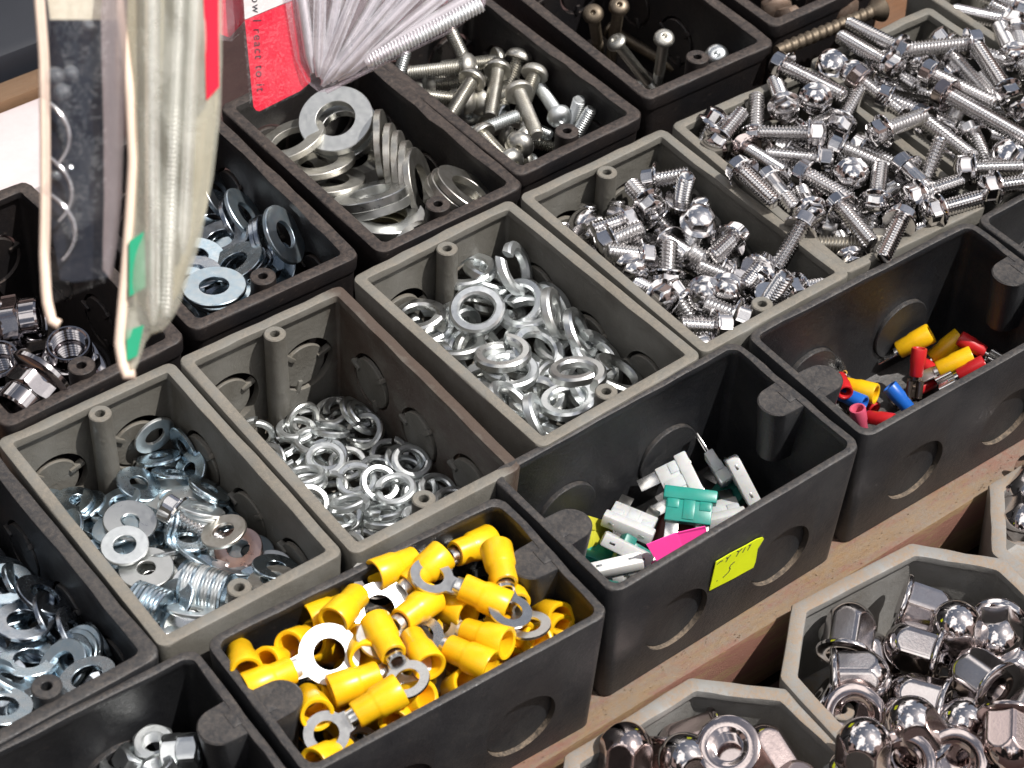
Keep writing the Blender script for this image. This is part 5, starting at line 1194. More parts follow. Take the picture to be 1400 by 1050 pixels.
('fS',456.9,-49.2,-33.4,0.790,0.376,-0.457,-0.160,'stubby flange bolt, tip pointing up right, at the front right'),
('fS',456.2,-19.1,-33.4,0.083,0.399,0.437,0.802,'stubby flange bolt mostly hidden, tip pointing down, at the middle right'),
('fS',422.3,-30.5,-33.4,0.705,-0.007,0.594,-0.387,'stubby flange bolt mostly hidden, tip pointing left, at the middle left'),
('fS',461.8,-2.5,-33.1,0.543,-0.656,-0.495,-0.171,'stubby flange bolt, tip pointing right, at the back right'),
('fS',461.4,-11.6,-17.8,0.072,0.147,0.986,-0.033,'stubby flange bolt, tip pointing up, at the middle right'),
('fS',410.1,-70.7,-18.9,0.113,0.132,0.982,0.077,'stubby flange bolt, tip toward the viewer, at the front left'),
('fS',411.1,-32.5,-24.8,0.631,-0.590,-0.483,0.141,'stubby flange bolt mostly hidden, tip pointing right, at the middle left'),
('fS',461.6,17.2,-30.6,0.111,0.127,-0.436,-0.884,'stubby flange bolt, tip pointing down right, at the back right, right of two'),
('fS',433.0,-21.7,-28.4,0.000,-0.042,-0.941,-0.336,'stubby flange bolt, tip toward the viewer, in the middle, right of two'),
('fS',430.1,-39.9,-23.1,0.571,-0.324,-0.458,-0.600,'stubby flange bolt, tip pointing down right, in the middle, rightmost of three'),
('fS',420.6,-4.0,-23.3,0.504,0.234,0.700,-0.450,'stubby flange bolt, tip pointing left, at the back left'),
('fS',409.8,-54.0,-22.1,0.303,-0.119,0.121,-0.938,'stubby flange bolt mostly hidden, tip pointing down left, at the front left'),
('fS',423.7,18.2,-25.6,0.089,0.915,0.342,-0.194,'stubby flange bolt, tip pointing up, at the back left'),
('fS',431.8,7.0,-20.9,0.172,0.840,0.430,-0.285,'stubby flange bolt, tip pointing up, at the back'),
('fS',446.2,-25.4,-23.9,0.518,-0.618,0.425,0.411,'stubby flange bolt, tip pointing down right, in the middle, second from left of three'),
('fS',462.1,-25.9,-21.0,0.016,-0.161,0.064,0.985,'stubby flange bolt, tip pointing down right, at the middle right'),
('fS',409.1,14.3,-18.7,0.534,-0.577,0.558,0.265,'stubby flange bolt, tip pointing down right, at the back left, left of two')],
'G5':[
('fM',525.9,1.1,-8.0,0.659,0.329,-0.626,-0.258,'medium flange bolt, tip pointing up right, at the back, right of two'),
('fM',475.2,-51.9,0.4,0.420,0.355,0.468,0.692,'medium flange bolt, tip pointing down left, at the front left'),
('fM',487.4,-70.3,-9.0,0.772,0.482,-0.398,0.116,'medium flange bolt, tip pointing up, at the front left'),
('fM',513.4,-6.5,-5.9,0.282,-0.028,-0.648,-0.707,'medium flange bolt, tip pointing down right, at the back'),
('fM',484.2,-32.4,-10.5,0.110,-0.032,0.565,0.818,'medium flange bolt mostly hidden, tip pointing down right, at the middle left'),
('fM',494.1,22.5,-3.1,0.786,-0.162,0.267,-0.534,'medium flange bolt, tip pointing down left, at the back left'),
('fM',537.9,-25.8,-5.0,0.146,-0.333,0.595,0.717,'medium flange bolt, tip pointing down right, at the middle right, right of two'),
('fM',506.0,-71.8,-7.2,0.377,0.545,-0.407,-0.629,'medium flange bolt, tip pointing right, at the front'),
('fD',496.7,-70.3,-5.3,0.489,0.688,0.029,0.535,'dull grey plain hex bolt lying along the front rim, in the medium bolts'),
('fM',505.5,8.0,-3.8,0.599,0.689,-0.387,-0.131,'bolt lying upright in the picture, tip to the back, in the medium bolts'),
('fP',495.5,0.2,-3.4,0.013,-0.006,0.749,0.662,'medium flange bolt, tip pointing down right, at the back left'),
('fM',539.0,-57.9,-3.3,0.165,0.936,-0.087,-0.297,'bolt standing tip up at the right rim, in the medium bolts'),
('fM',514.2,-19.6,-2.6,0.533,0.704,0.062,0.465,'medium flange bolt, tip pointing left, in the middle, left of two'),
('fM',535.0,4.1,4.5,0.781,0.488,-0.266,-0.283,'medium flange bolt, tip away from viewer, at the back right'),
('fM',487.7,11.1,-1.3,0.488,0.667,-0.317,-0.465,'bolt with a yellow-lit hex head at the left rim, in the medium bolts'),
('fM',526.9,-22.7,-0.9,0.134,-0.421,0.471,0.764,'medium flange bolt, tip pointing down right, at the middle right, left of two'),
('fM',539.0,-9.0,-1.1,0.396,0.755,-0.173,-0.493,'bolt leaning over the right rim at the back, in the medium bolts'),
('fM',507.2,-74.7,3.5,0.590,0.110,0.662,0.450,'bolt pointing at the front post, in the medium bolts'),
('fM',527.4,-76.9,2.7,0.567,0.325,-0.606,-0.453,'medium flange bolt, tip pointing right, at the front right, right of two'),
('fM',476.0,-17.3,5.3,0.214,-0.282,-0.649,-0.674,'bolt along the left rim, tip to the front, in the medium bolts'),
('fM',501.7,-29.7,0.0,0.148,-0.035,-0.706,-0.692,'bolt with a yellow paint dab, pointing at the front rim, in the medium bolts'),
('fQ',488.1,-44.2,-1.3,0.693,0.646,-0.071,-0.312,'bolt with its large flanged head facing the front rim, in the medium bolts'),
('fM',521.2,8.7,4.0,0.750,0.570,-0.336,-0.016,'medium flange bolt, tip pointing up, at the back'),
('fM',496.3,-54.7,2.1,0.240,-0.104,0.680,0.685,'medium flange bolt, tip pointing down right, at the front left'),
('fM',515.7,-38.9,1.2,0.570,0.527,0.034,-0.630,'bolt showing only its round flange, square to the viewer in the middle'),
('fM',511.6,-57.5,1.7,0.624,0.662,-0.342,-0.236,'bolt lying upright in the picture right of the round flange, in the medium bolts'),
('fQ',486.2,-24.7,0.1,0.152,-0.301,-0.640,-0.691,'smooth-necked medium flange bolt, tip pointing down right, at the middle left'),
('fM',528.3,-65.4,2.0,0.522,0.387,-0.592,-0.477,'medium flange bolt, tip pointing right, at the front right, left of two'),
('fM',516.8,-11.2,3.7,0.565,0.657,0.025,0.499,'bolt lying level with a yellow mark on its head, in the medium bolts'),
('fL',536.5,24.2,7.5,0.086,-0.254,0.647,0.713,'long bolt lying across the back rim, head overhanging the corner, in the medium bolts'),
('fQ',534.1,-52.8,3.7,0.182,-0.135,0.644,0.730,'bolt with a smooth upper shank beside the right rim, in the medium bolts'),
('fM',541.9,-30.1,6.2,0.420,0.504,-0.519,-0.547,'bolt lying across the divider between the two heaps, in the medium bolts'),
('fM',540.1,-22.2,-20.1,0.754,0.586,-0.252,0.157,'medium flange bolt, tip pointing up left, at the middle right'),
('fM',506.8,-39.8,-19.4,0.434,-0.157,0.855,0.237,'medium flange bolt, tip toward the viewer, in the middle'),
('fM',505.3,-55.5,-20.1,0.005,-0.500,-0.395,-0.771,'medium flange bolt, tip pointing down, at the front, left of two'),
('fM',518.3,-4.3,-20.1,0.596,0.527,-0.358,-0.489,'medium flange bolt, tip pointing up right, at the back, left of two'),
('fP',513.8,-21.9,-20.1,0.580,-0.254,0.587,-0.505,'medium flange bolt, tip pointing left, in the middle, right of two'),
('fP',526.4,10.5,-20.1,0.627,-0.410,-0.493,0.443,'medium flange bolt mostly hidden, tip pointing right, at the back'),
('fM',522.3,-44.4,-20.1,0.760,0.635,-0.053,-0.131,'medium flange bolt mostly hidden, tip pointing up left, at the front'),
('fP',532.7,-56.8,-20.1,0.150,-0.154,-0.618,-0.756,'medium flange bolt mostly hidden, tip pointing down right, at the front right'),
('fM',500.8,-12.7,-12.0,0.845,0.358,-0.246,0.311,'medium flange bolt, tip away from viewer, at the middle left'),
('fM',500.1,-28.5,-13.7,0.408,-0.798,-0.019,-0.443,'medium flange bolt, tip toward the viewer, at the middle left'),
('fP',510.6,8.9,-19.2,0.672,0.518,0.335,0.409,'medium flange bolt, tip pointing left, at the back'),
('fM',538.2,-44.4,-12.9,0.567,-0.424,0.685,-0.171,'medium flange bolt, tip pointing down left, at the front right'),
('fM',510.5,-58.1,-5.2,0.699,-0.062,0.468,0.537,'medium flange bolt, tip pointing down, at the front, right of two')],
'G6':[
('fM',567.1,-42.6,-10.3,0.739,0.615,-0.255,-0.108,'long-heap flange bolt, tip pointing up, at the middle left'),
('fM',574.4,-35.1,-6.7,0.576,0.616,-0.347,-0.410,'long-heap flange bolt, tip pointing up right, at the middle left'),
('fL',577.0,2.8,-6.6,0.167,0.361,-0.555,-0.731,'long-heap flange bolt, tip pointing right, at the back left'),
('fL',601.5,-13.6,-5.0,0.035,-0.095,-0.657,-0.747,'long-heap flange bolt, tip pointing down right, in the middle'),
('fL',590.7,-57.4,-3.9,0.694,0.566,-0.207,0.393,'long-heap flange bolt, tip pointing left, at the front'),
('fM',582.2,11.6,-2.9,0.177,-0.209,0.676,0.685,'long-heap flange bolt, tip pointing down right, at the back'),
('fL',605.2,-47.9,-2.2,0.678,0.651,-0.310,0.144,'long-heap flange bolt, tip pointing up left, at the front right'),
('fM',577.8,-49.6,-1.9,0.073,0.220,0.609,0.758,'long-heap flange bolt, tip pointing down, at the front left'),
('fM',566.6,12.3,-2.9,0.102,0.307,0.005,-0.946,'long-heap flange bolt, tip away from viewer, at the back left'),
('fM',561.2,20.9,-0.3,0.038,0.200,0.040,-0.978,'small head showing in the back left corner of the long bolts'),
('fM',554.5,-81.8,5.1,0.567,0.234,-0.641,-0.461,'long-heap flange bolt, tip pointing right, at the front left'),
('fM',554.9,-68.2,5.4,0.477,0.186,-0.682,-0.522,'bolt lying level at the front rim of the long bolts'),
('fL',576.5,3.1,5.3,0.681,0.631,0.269,-0.256,'long-heap flange bolt, tip pointing up left, at the back left'),
('fP',558.7,-0.2,5.2,0.136,0.058,-0.589,-0.795,'pink-lit hex head beside the divider, in the long bolts'),
('fL',626.2,-32.1,4.2,0.648,0.659,-0.109,0.365,'long-heap flange bolt, tip pointing left, at the middle right'),
('fL',564.6,-12.2,0.5,0.191,0.163,-0.638,-0.728,'long-heap flange bolt, tip pointing down right, at the middle left'),
('fM',575.8,-69.4,1.7,0.090,0.273,-0.135,-0.948,'long-heap flange bolt, tip pointing down right, at the front left'),
('fL',607.3,-7.1,1.4,0.218,-0.256,-0.591,-0.733,'long-heap flange bolt, tip pointing down right, at the back right, right of two'),
('fL',589.8,10.0,3.9,0.661,0.635,-0.238,0.321,'long bolt at the back rim, tip pointing out to the left, in the long bolts'),
('fL',601.0,-41.8,8.7,0.667,0.724,-0.146,-0.095,'long bolt on the right with its tip to the back, in the long bolts'),
('fL',562.8,-34.0,3.9,0.020,-0.031,-0.694,-0.719,'long bolt diagonal near the divider, tip to the front, in the long bolts'),
('fL',585.5,-16.6,7.1,0.039,0.139,-0.684,-0.715,'long bolt running diagonally through the middle, in the long bolts'),
('fX',579.5,-31.0,7.9,0.104,-0.208,0.666,0.709,'longest bolt on top, running to the right edge, in the long bolts'),
('fL',612.6,-7.8,7.7,0.601,0.617,0.293,0.415,'long bolt lying level on top at the back, in the long bolts'),
('fM',568.7,-5.4,-19.9,0.704,-0.255,-0.587,0.308,'long-heap flange bolt mostly hidden, tip pointing right, at the back left'),
('fL',595.7,-12.3,-20.1,0.107,-0.650,-0.132,-0.741,'long-heap flange bolt, tip pointing down left, in the middle'),
('fM',596.9,7.6,-19.9,0.177,0.432,0.680,0.566,'long-heap flange bolt mostly hidden, tip toward the viewer, at the back'),
('fM',603.5,-38.5,-20.0,0.228,0.444,-0.457,-0.736,'long-heap flange bolt mostly hidden, tip pointing right, at the middle right'),
('fM',611.7,-1.2,-19.9,0.522,0.408,-0.689,0.294,'long-heap flange bolt, tip pointing up, at the back right'),
('fM',616.9,-17.0,-18.9,0.160,-0.905,0.357,0.165,'long-heap flange bolt, tip pointing up right, at the middle right'),
('fL',601.4,10.7,-6.6,0.822,0.357,-0.240,-0.372,'long-heap flange bolt, tip away from viewer, at the back'),
('fM',616.7,-41.7,-10.2,0.871,0.457,-0.015,-0.179,'long-heap flange bolt, tip away from viewer, at the middle right'),
('fM',617.0,7.5,-3.6,0.266,-0.049,-0.485,-0.832,'long-heap flange bolt, tip pointing down right, at the back right, left of two')],
'G7':[
('fL',663.0,6.0,-2.1,0.764,0.641,0.062,-0.039,'corner box bolt, tip pointing up left, in the middle'),
('fL',656.7,-15.0,-0.3,0.691,0.656,0.263,-0.150,'corner box bolt, tip pointing up left, at the middle left'),
('fL',626.6,-22.9,4.8,0.737,0.605,-0.210,-0.217,'corner box bolt, tip pointing up, at the middle left'),
('fL',649.6,0.7,-1.0,0.780,0.603,-0.025,0.164,'chrome bolt head in the top right corner box'),
('fL',641.7,-12.2,2.2,0.353,0.100,0.700,0.613,'corner box bolt, tip pointing down, at the middle left'),
('fL',655.8,25.8,-22.1,0.127,-0.776,-0.243,0.567,'corner box bolt mostly hidden, tip pointing up right, at the back left')],
'G0':[
('gX',148.4,-27.2,-20.9,0.204,0.311,0.041,0.927,'left-edge box washer, tilted to the right, at the middle right, second from left of three'),
('gW',146.8,-14.7,-26.0,0.413,-0.303,0.316,-0.798,'left-edge box washer, tilted to the right, at the middle right, leftmost of three'),
('gX',146.9,-35.3,-24.0,0.155,-0.418,0.279,-0.851,'left-edge box washer, tilted to the right, at the middle right, rightmost of three'),
('gX',149.1,-47.6,-22.0,0.600,0.474,0.206,0.610,'washer leaning against the right wall, in the left-edge black box'),
('gW',140.1,-14.0,-22.0,0.281,-0.033,-0.021,-0.959,'left-edge box washer, lying flat, at the middle right, leftmost of five'),
('gW',145.7,-55.8,-21.0,0.414,-0.278,-0.060,0.865,'left-edge box washer, tilted to the left, at the front right, rightmost of three'),
('gX',137.1,-33.8,-20.0,0.058,-0.102,-0.059,-0.991,'dark washer lying flat near the left edge, in the left-edge black box'),
('gW',130.7,-49.8,-20.0,0.333,0.053,0.117,0.934,'washer lying flat below the dark one, in the left-edge black box'),
('gW',143.3,-57.4,-20.0,0.956,-0.088,-0.269,0.080,'left-edge box washer, tilted to the left, at the front right, second from left of three'),
('gW',140.6,-59.1,-18.6,0.871,0.056,-0.277,-0.403,'left-edge box washer, tilted to the left, at the front right, leftmost of three'),
('gW',137.7,-60.6,-17.6,0.860,0.062,-0.274,-0.425,'front washer of a leaning stack of four, in the left-edge black box'),
('gW',120.3,-59.2,-15.0,0.793,0.157,0.354,0.471,'left-edge box washer, tilted to the right, at the front, leftmost of three'),
('gW',120.4,-56.1,-14.4,0.872,0.083,0.377,0.302,'left-edge box washer, tilted to the right, at the front, rightmost of three'),
('gW',139.8,-74.8,-10.7,0.145,0.030,-0.140,-0.979,'pale bright washer lying on the front rim, in the left-edge black box'),
('gW',111.0,-71.1,-8.0,0.871,-0.012,0.154,0.467,'left-edge box washer, lying flat, at the front left, right of two'),
('gW',121.9,-75.0,-11.1,0.252,-0.040,0.132,0.958,'pinkish washer against the front post, in the left-edge black box'),
('gX',142.7,-59.7,-36.7,0.000,0.721,-0.693,0.000,'left-edge box washer mostly hidden, lying flat, at the front right, right of two'),
('gX',121.2,-26.7,-33.4,0.069,0.057,-0.045,-0.995,'left-edge box washer, lying flat, in the middle, left of two'),
('gW',122.4,-64.3,-31.3,0.128,-0.949,-0.131,0.256,'left-edge box washer, tilted to the right, at the front, second from left of three'),
('gW',137.9,-55.8,-27.7,0.972,-0.200,0.097,0.074,'left-edge box washer mostly hidden, lying flat, at the front right, left of two'),
('gW',118.7,-38.7,-28.8,0.014,-0.081,-0.205,0.975,'left-edge box washer mostly hidden, lying flat, in the middle'),
('gW',139.2,-36.6,-33.5,0.106,0.985,0.077,-0.116,'left-edge box washer, lying flat, at the middle right, third from left of five'),
('gX',144.4,-39.0,-31.9,0.048,-0.422,-0.893,0.150,'left-edge box washer, lying flat, at the middle right, rightmost of five'),
('gX',109.4,-52.9,-29.8,0.150,-0.779,-0.581,-0.181,'left-edge box washer, lying flat, at the front left, left of two'),
('gX',144.3,-26.0,-33.2,0.729,-0.174,-0.025,-0.662,'left-edge box washer mostly hidden, lying flat, at the middle right'),
('gX',120.2,-45.3,-29.0,0.912,0.167,-0.159,0.338,'left-edge box washer, lying flat, in the middle, right of two'),
('gW',136.0,-19.7,-28.9,0.781,-0.064,0.168,0.598,'left-edge box washer, lying flat, at the middle right, second from left of five'),
('gX',141.4,11.9,-33.4,0.041,-0.962,-0.220,0.159,'left-edge box washer mostly hidden, lying flat, at the back right'),
('gW',144.8,-31.6,-29.4,0.574,-0.165,-0.061,-0.800,'left-edge box washer, lying flat, at the middle right, fourth from left of five'),
('gW',153.9,-53.9,-26.7,0.094,-0.702,0.088,-0.701,'left-edge box washer, standing on edge, at the front right'),
('gW',144.8,-2.4,-33.2,0.686,-0.047,0.171,-0.706,'left-edge box washer, lying flat, at the back right'),
('gX',144.7,-73.4,-27.9,0.829,0.151,0.180,-0.508,'left-edge box washer, lying flat, at the front right'),
('gX',145.6,-15.3,-29.1,0.561,0.182,0.241,0.771,'left-edge box washer, tilted backward, at the middle right')],
'B0':[
('mH',135.6,-97.1,-32.3,0.818,0.050,0.186,0.542,'small hex nut, hole pointing up, at the back right'),
('mH',142.4,-112.6,-22.7,0.930,-0.207,-0.129,-0.274,'small hex nut, hole pointing up left, at the middle right'),
('mH',140.3,-101.5,-27.2,0.188,-0.361,0.039,-0.913,'small hex nut, hole pointing up right, at the back right'),
('mH',147.9,-101.2,-25.2,0.430,-0.002,-0.042,0.902,'hex nut with its threaded hole facing up, in the bottom left box'),
('mH',150.7,-108.6,-24.0,0.156,-0.475,0.484,-0.719,'hex nut standing on edge, left of a pair, in the bottom left box'),
('mH',154.7,-111.7,-23.0,0.732,0.439,0.514,0.089,'hex nut standing on edge, right of a pair, next to the post')],
'B1':[
('tB',177.2,-112.3,-5.6,0.961,0.269,-0.031,-0.062,'terminal with the brightest, blown-white ring'),
('tA',283.4,-143.7,-14.3,0.703,-0.084,0.309,0.634,'yellow ring terminal, ring pointing left, at the front right, left of two'),
('tA',282.5,-146.1,-17.9,0.667,-0.078,0.258,0.695,'yellow ring terminal, ring pointing left, at the front right, right of two'),
('tA',188.7,-105.8,-7.2,0.925,-0.039,0.359,0.120,'yellow ring terminal, ring away from viewer, at the back left, leftmost of three'),
('tA',207.9,-103.7,-13.1,0.879,0.060,0.472,0.002,'yellow ring terminal, ring away from viewer, at the back left, rightmost of three'),
('tA',198.2,-105.8,-5.6,0.933,0.060,0.309,0.173,'yellow ring terminal, ring away from viewer, at the back left, second from left of three'),
('tA',243.0,-136.7,-15.0,0.940,0.015,0.263,0.219,'yellow ring terminal, ring away from viewer, at the front'),
('tA',284.6,-101.9,-13.0,0.038,-0.125,-0.087,-0.988,'terminal deepest at the back beneath the rim'),
('tA',256.4,-126.7,-10.3,0.610,-0.143,0.068,0.777,'yellow ring terminal, ring pointing left, at the middle right'),
('tA',277.6,-118.4,-13.0,0.576,-0.096,-0.101,-0.806,'terminal with a wide grey ring lying at the right end'),
('tA',271.6,-146.7,-13.0,0.428,-0.449,0.160,0.768,'yellow ring terminal, ring pointing down left, at the front right'),
('tA',240.6,-148.1,-13.0,0.362,-0.493,0.036,0.790,'yellow ring terminal, ring pointing down left, at the front'),
('tA',216.2,-124.2,-5.9,0.803,-0.178,0.125,0.555,'yellow ring terminal, ring away from viewer, in the middle'),
('tA',240.7,-114.6,-18.1,0.960,-0.077,0.142,0.227,'yellow ring terminal mostly hidden, ring pointing up right, at the back'),
('tA',180.2,-108.9,-2.6,0.780,-0.232,0.086,0.575,'terminal in the left end, mouth next to the left wall'),
('tA',237.1,-98.7,-2.9,0.997,-0.012,0.072,-0.004,'yellow ring terminal, ring pointing right, at the back, right of two'),
('tA',266.7,-144.1,-12.0,0.680,-0.149,0.122,0.707,'yellow ring terminal, ring pointing up left, at the front right'),
('tA',211.6,-147.0,-13.4,0.940,0.034,0.183,0.285,'mouth of a terminal peeping over the front rim'),
('tA',180.5,-146.4,-11.0,0.965,0.072,0.232,0.095,'terminal at the bottom left end of its box'),
('tA',214.2,-108.0,-1.7,0.952,0.189,0.143,0.196,'yellow ring terminal, ring pointing up right, at the back left'),
('tA',224.6,-147.2,-8.8,0.478,-0.267,0.145,0.824,'yellow ring terminal, ring pointing left, at the front'),
('tA',210.9,-97.2,-9.2,0.996,0.059,0.032,-0.066,'terminal at the back left, lying along the back wall'),
('tA',266.7,-134.9,-4.9,0.473,0.109,-0.024,0.874,'yellow ring terminal, ring pointing up left, at the middle right'),
('tA',278.0,-113.1,-2.1,0.525,-0.063,0.085,-0.845,'terminal standing near the right post, ring hidden below'),
('tA',257.1,-147.5,-4.7,0.525,-0.196,-0.083,0.824,'terminal with open mouth to the right and thin ring to the left'),
('tA',190.9,-133.5,-7.0,0.780,-0.198,0.170,0.569,'terminal with round open mouth just right of the left post'),
('tA',250.0,-115.2,-7.0,0.106,-0.102,0.161,-0.976,'yellow ring terminal, ring pointing down left, at the back'),
('tA',248.0,-150.9,-6.8,0.551,-0.098,-0.097,0.823,'terminal nearest the front rim with its ring behind it'),
('tA',226.1,-115.0,-3.3,0.623,0.040,-0.136,-0.769,'terminal hanging its ring down over the pile front'),
('tA',200.5,-126.8,-9.2,0.978,0.171,-0.055,-0.106,'terminal lying level below the white ring'),
('tC',261.8,-105.2,-2.0,0.078,0.077,0.228,-0.968,'terminal with a large grey ring tilted towards the viewer'),
('tA',230.8,-140.2,-5.0,0.781,0.002,0.128,0.612,'terminal pointing its open mouth straight at the viewer, middle front'),
('tA',217.1,-143.0,-3.2,0.046,-0.117,-0.157,0.980,'terminal with its grey ring down by the left post'),
('tA',254.4,-110.1,-37.2,0.840,0.529,0.033,0.118,'yellow ring terminal, ring pointing up right, at the back right'),
('tA',203.7,-126.4,-35.5,0.167,-0.854,-0.455,0.190,'yellow ring terminal, ring pointing up, at the middle left'),
('tA',198.6,-146.8,-37.2,0.433,-0.236,-0.476,0.728,'yellow ring terminal, ring pointing left, at the front left'),
('tA',259.9,-146.7,-25.9,0.357,0.031,0.279,0.891,'yellow ring terminal mostly hidden, ring pointing left, at the front right'),
('tA',214.0,-126.8,-38.6,0.029,0.932,-0.169,0.319,'yellow ring terminal, ring pointing up right, at the middle left'),
('tA',196.0,-121.4,-14.0,0.772,-0.331,0.535,-0.092,'yellow ring terminal, ring pointing down right, at the middle left'),
('tA',216.6,-110.0,-29.1,0.703,-0.400,-0.036,-0.587,'yellow ring terminal, ring pointing right, at the back, left of two')],
'B2':[
('uB',365.0,-111.7,-53.4,0.040,0.324,-0.589,-0.740,'brown fuse above the pink paper'),
('uD',391.6,-110.3,-52.8,0.732,0.644,-0.094,0.204,'dark teal fuse mostly hidden at the right end'),
('uT',333.4,-107.7,-49.3,0.676,0.557,-0.250,-0.413,'teal blade fuse, blades pointing up right, at the back left'),
('uD',335.3,-120.0,-44.4,0.106,0.289,-0.398,-0.864,'dark teal fuse under the clear ones in the front left corner'),
('uC',379.4,-118.9,-45.5,0.786,0.566,-0.207,-0.139,'clear fuse right of the bright teal one'),
('uY',334.4,-99.5,-46.8,0.093,-0.355,-0.307,-0.878,'yellow fuse beside the left post'),
('uW',328.1,-121.4,-42.6,0.223,-0.074,-0.004,0.972,'small white fuse in the front left corner'),
('uC',392.2,-103.4,-41.8,0.446,0.723,0.443,-0.286,'clear fuse propped upright against the shaded wall'),
('uC',347.9,-105.6,-41.3,0.673,0.550,-0.251,-0.426,'clear fuse lying broadside with its head to the front'),
('uC',336.8,-116.0,-39.2,0.771,0.419,-0.056,-0.476,'clear fuse seen from its head end, lowest of the clear ones'),
('uC',373.7,-102.8,-38.9,0.560,0.518,0.217,0.609,'clear fuse whose two bare blades point left'),
('uT',367.9,-114.8,-38.1,0.326,0.207,0.498,0.776,'bright teal fuse lying face up in the middle'),
('uC',393.2,-115.2,-38.4,0.606,0.398,0.112,-0.680,'clear fuse standing on edge at the right, head outward')],
'B3':[
('cT',471.7,-109.3,-52.0,0.731,0.005,0.004,0.683,'red crimp connector, metal end pointing up left, in the middle'),
('cT',502.6,-110.9,-52.0,0.041,-0.062,-0.054,0.996,'red crimp connector, metal end pointing down left, at the middle right'),
('cT',504.7,-103.0,-50.3,0.710,-0.018,0.018,-0.704,'red crimp connector, metal end pointing down right, at the back right'),
('cR',457.2,-104.9,-37.7,0.871,-0.086,0.068,0.480,'red connector standing beside the left post'),
('cY',470.0,-109.8,-41.9,0.555,0.002,0.155,0.817,'yellow connector with its round mouth to the viewer'),
('cT',465.2,-124.7,-42.0,0.544,-0.161,0.037,0.822,'dark red connector lying along the front wall'),
('cB',477.5,-109.5,-42.0,0.737,0.276,0.153,-0.598,'blue connector pointing its metal end at the front wall'),
('cY',522.7,-105.1,-43.0,0.130,-0.279,0.099,0.947,'yellow connector half in shade behind the red ones'),
('cY',514.2,-118.8,-38.3,0.231,-0.208,0.060,0.949,'yellow connector lit brightly at the right'),
('cB',462.4,-111.1,-41.7,0.608,-0.078,0.016,0.790,'blue connector with open mouth, in front of the red one'),
('cY',509.4,-99.9,-37.7,0.284,-0.246,0.222,0.900,'yellow connector with a long blade pointing left'),
('cR',513.2,-125.7,-36.0,0.220,-0.287,0.006,0.932,'red connector along the front wall at the right'),
('cP',453.7,-114.9,-36.0,0.691,0.286,0.522,-0.409,'pinkish connector in the front left corner'),
('cR',515.5,-109.7,-36.3,0.851,0.097,0.126,-0.500,'red connector lying highest, at the back right'),
('cT',495.9,-106.1,-34.0,0.408,0.396,0.315,-0.760,'red connector standing upright in the middle')],
'M':[
('mN',202.4,73.2,-28.0,0.974,0.042,0.112,-0.190,'collar nut, hole pointing up, in the middle'),
('mN',209.6,61.1,-10.0,0.277,-0.019,-0.084,0.957,'chrome flange nut with its threaded hole up, beside the front post, in the left-edge box'),
('mN',203.1,89.4,-10.0,0.765,0.297,0.569,-0.061,'chrome flange nut standing on its flange edge, in the left-edge box'),
('mN',184.1,67.1,-8.0,0.483,0.101,0.017,-0.870,'chrome flange nut cut by the left edge, hole up, in the left-edge box'),
('mN',184.6,45.3,-2.2,0.377,0.746,-0.198,-0.511,'chrome flange nut lying in the front left corner, pinkish flat up, in the left-edge box')],
'K0':[
('kW',313.6,125.1,-24.4,0.671,0.442,0.103,0.586,'washer leaning at the back edge of the dark washer pile'),
('kV',306.3,119.9,-26.0,0.173,-0.135,0.179,-0.959,'dark-box washer, lying flat, at the back right, right of two'),
('kV',310.7,99.3,-16.3,0.875,0.298,0.315,0.215,'dark-box washer, tilted to the right, at the middle right, second from left of four'),
('kV',296.9,93.5,-21.0,0.993,-0.077,-0.083,0.023,'dark-box washer, lying flat, in the middle, third from left of four'),
('kW',307.0,100.0,-20.0,0.154,0.452,-0.157,0.865,'dark-box washer, tilted to the right, at the middle right, leftmost of four'),
('kW',295.0,93.4,-18.0,0.340,0.054,-0.099,-0.934,'dark washer lying on another, tilted to the viewer, in the box behind the packs'),
('kW',306.9,79.7,-17.0,0.600,0.527,0.092,0.595,'dark-box washer, tilted to the right, at the middle right, third from left of four'),
('kW',293.6,72.9,-17.0,0.002,-0.114,0.177,0.978,'dark-box washer, lying flat, at the front, rightmost of four'),
('kW',308.9,79.1,-16.0,0.564,-0.108,0.518,-0.634,'dark-box washer, tilted to the right, at the middle right, rightmost of four'),
('kV',279.7,88.9,-16.0,0.382,0.037,0.033,0.923,'dark-box washer, lying flat, in the middle, leftmost of four'),
('kW',291.3,72.9,-14.7,0.010,-0.133,0.168,0.977,'dark-box washer, lying flat, at the front, third from left of four'),
('kV',310.5,70.0,-6.2,0.394,0.443,-0.129,0.795,'bright-edged washer leaning against the right wall, in the box behind the packs'),
('kW',272.7,78.8,-14.0,0.538,-0.062,-0.035,-0.840,'dark-box washer, lying flat, at the middle left'),
('kV',289.4,73.5,-13.0,0.754,-0.035,-0.204,-0.624,'topmost disc of the short leaning stack, in the box behind the packs'),
('kV',275.4,62.4,-13.0,0.965,-0.035,0.029,0.259,'dark-box washer, lying flat, at the front, second from left of four'),
('kV',272.7,61.2,-8.0,0.290,-0.029,-0.033,-0.956,'pale washer lying flat by the front rim, in the box behind the packs'),
('kV',308.5,77.6,-29.7,0.922,0.047,-0.344,-0.172,'dark-box washer, tilted to the left, at the middle right'),
('kW',306.8,121.1,-34.3,0.036,0.148,-0.988,0.031,'dark-box washer, lying flat, at the back right, left of two'),
('kV',268.0,77.2,-28.5,0.156,-0.870,-0.268,0.383,'dark-box washer, tilted to the right, at the middle left'),
('kW',286.5,92.0,-30.7,0.982,0.155,-0.109,-0.024,'dark-box washer, lying flat, in the middle, second from left of four'),
('kV',293.4,104.2,-31.6,0.040,0.043,0.004,-0.998,'dark-box washer, lying flat, in the middle, rightmost of four'),
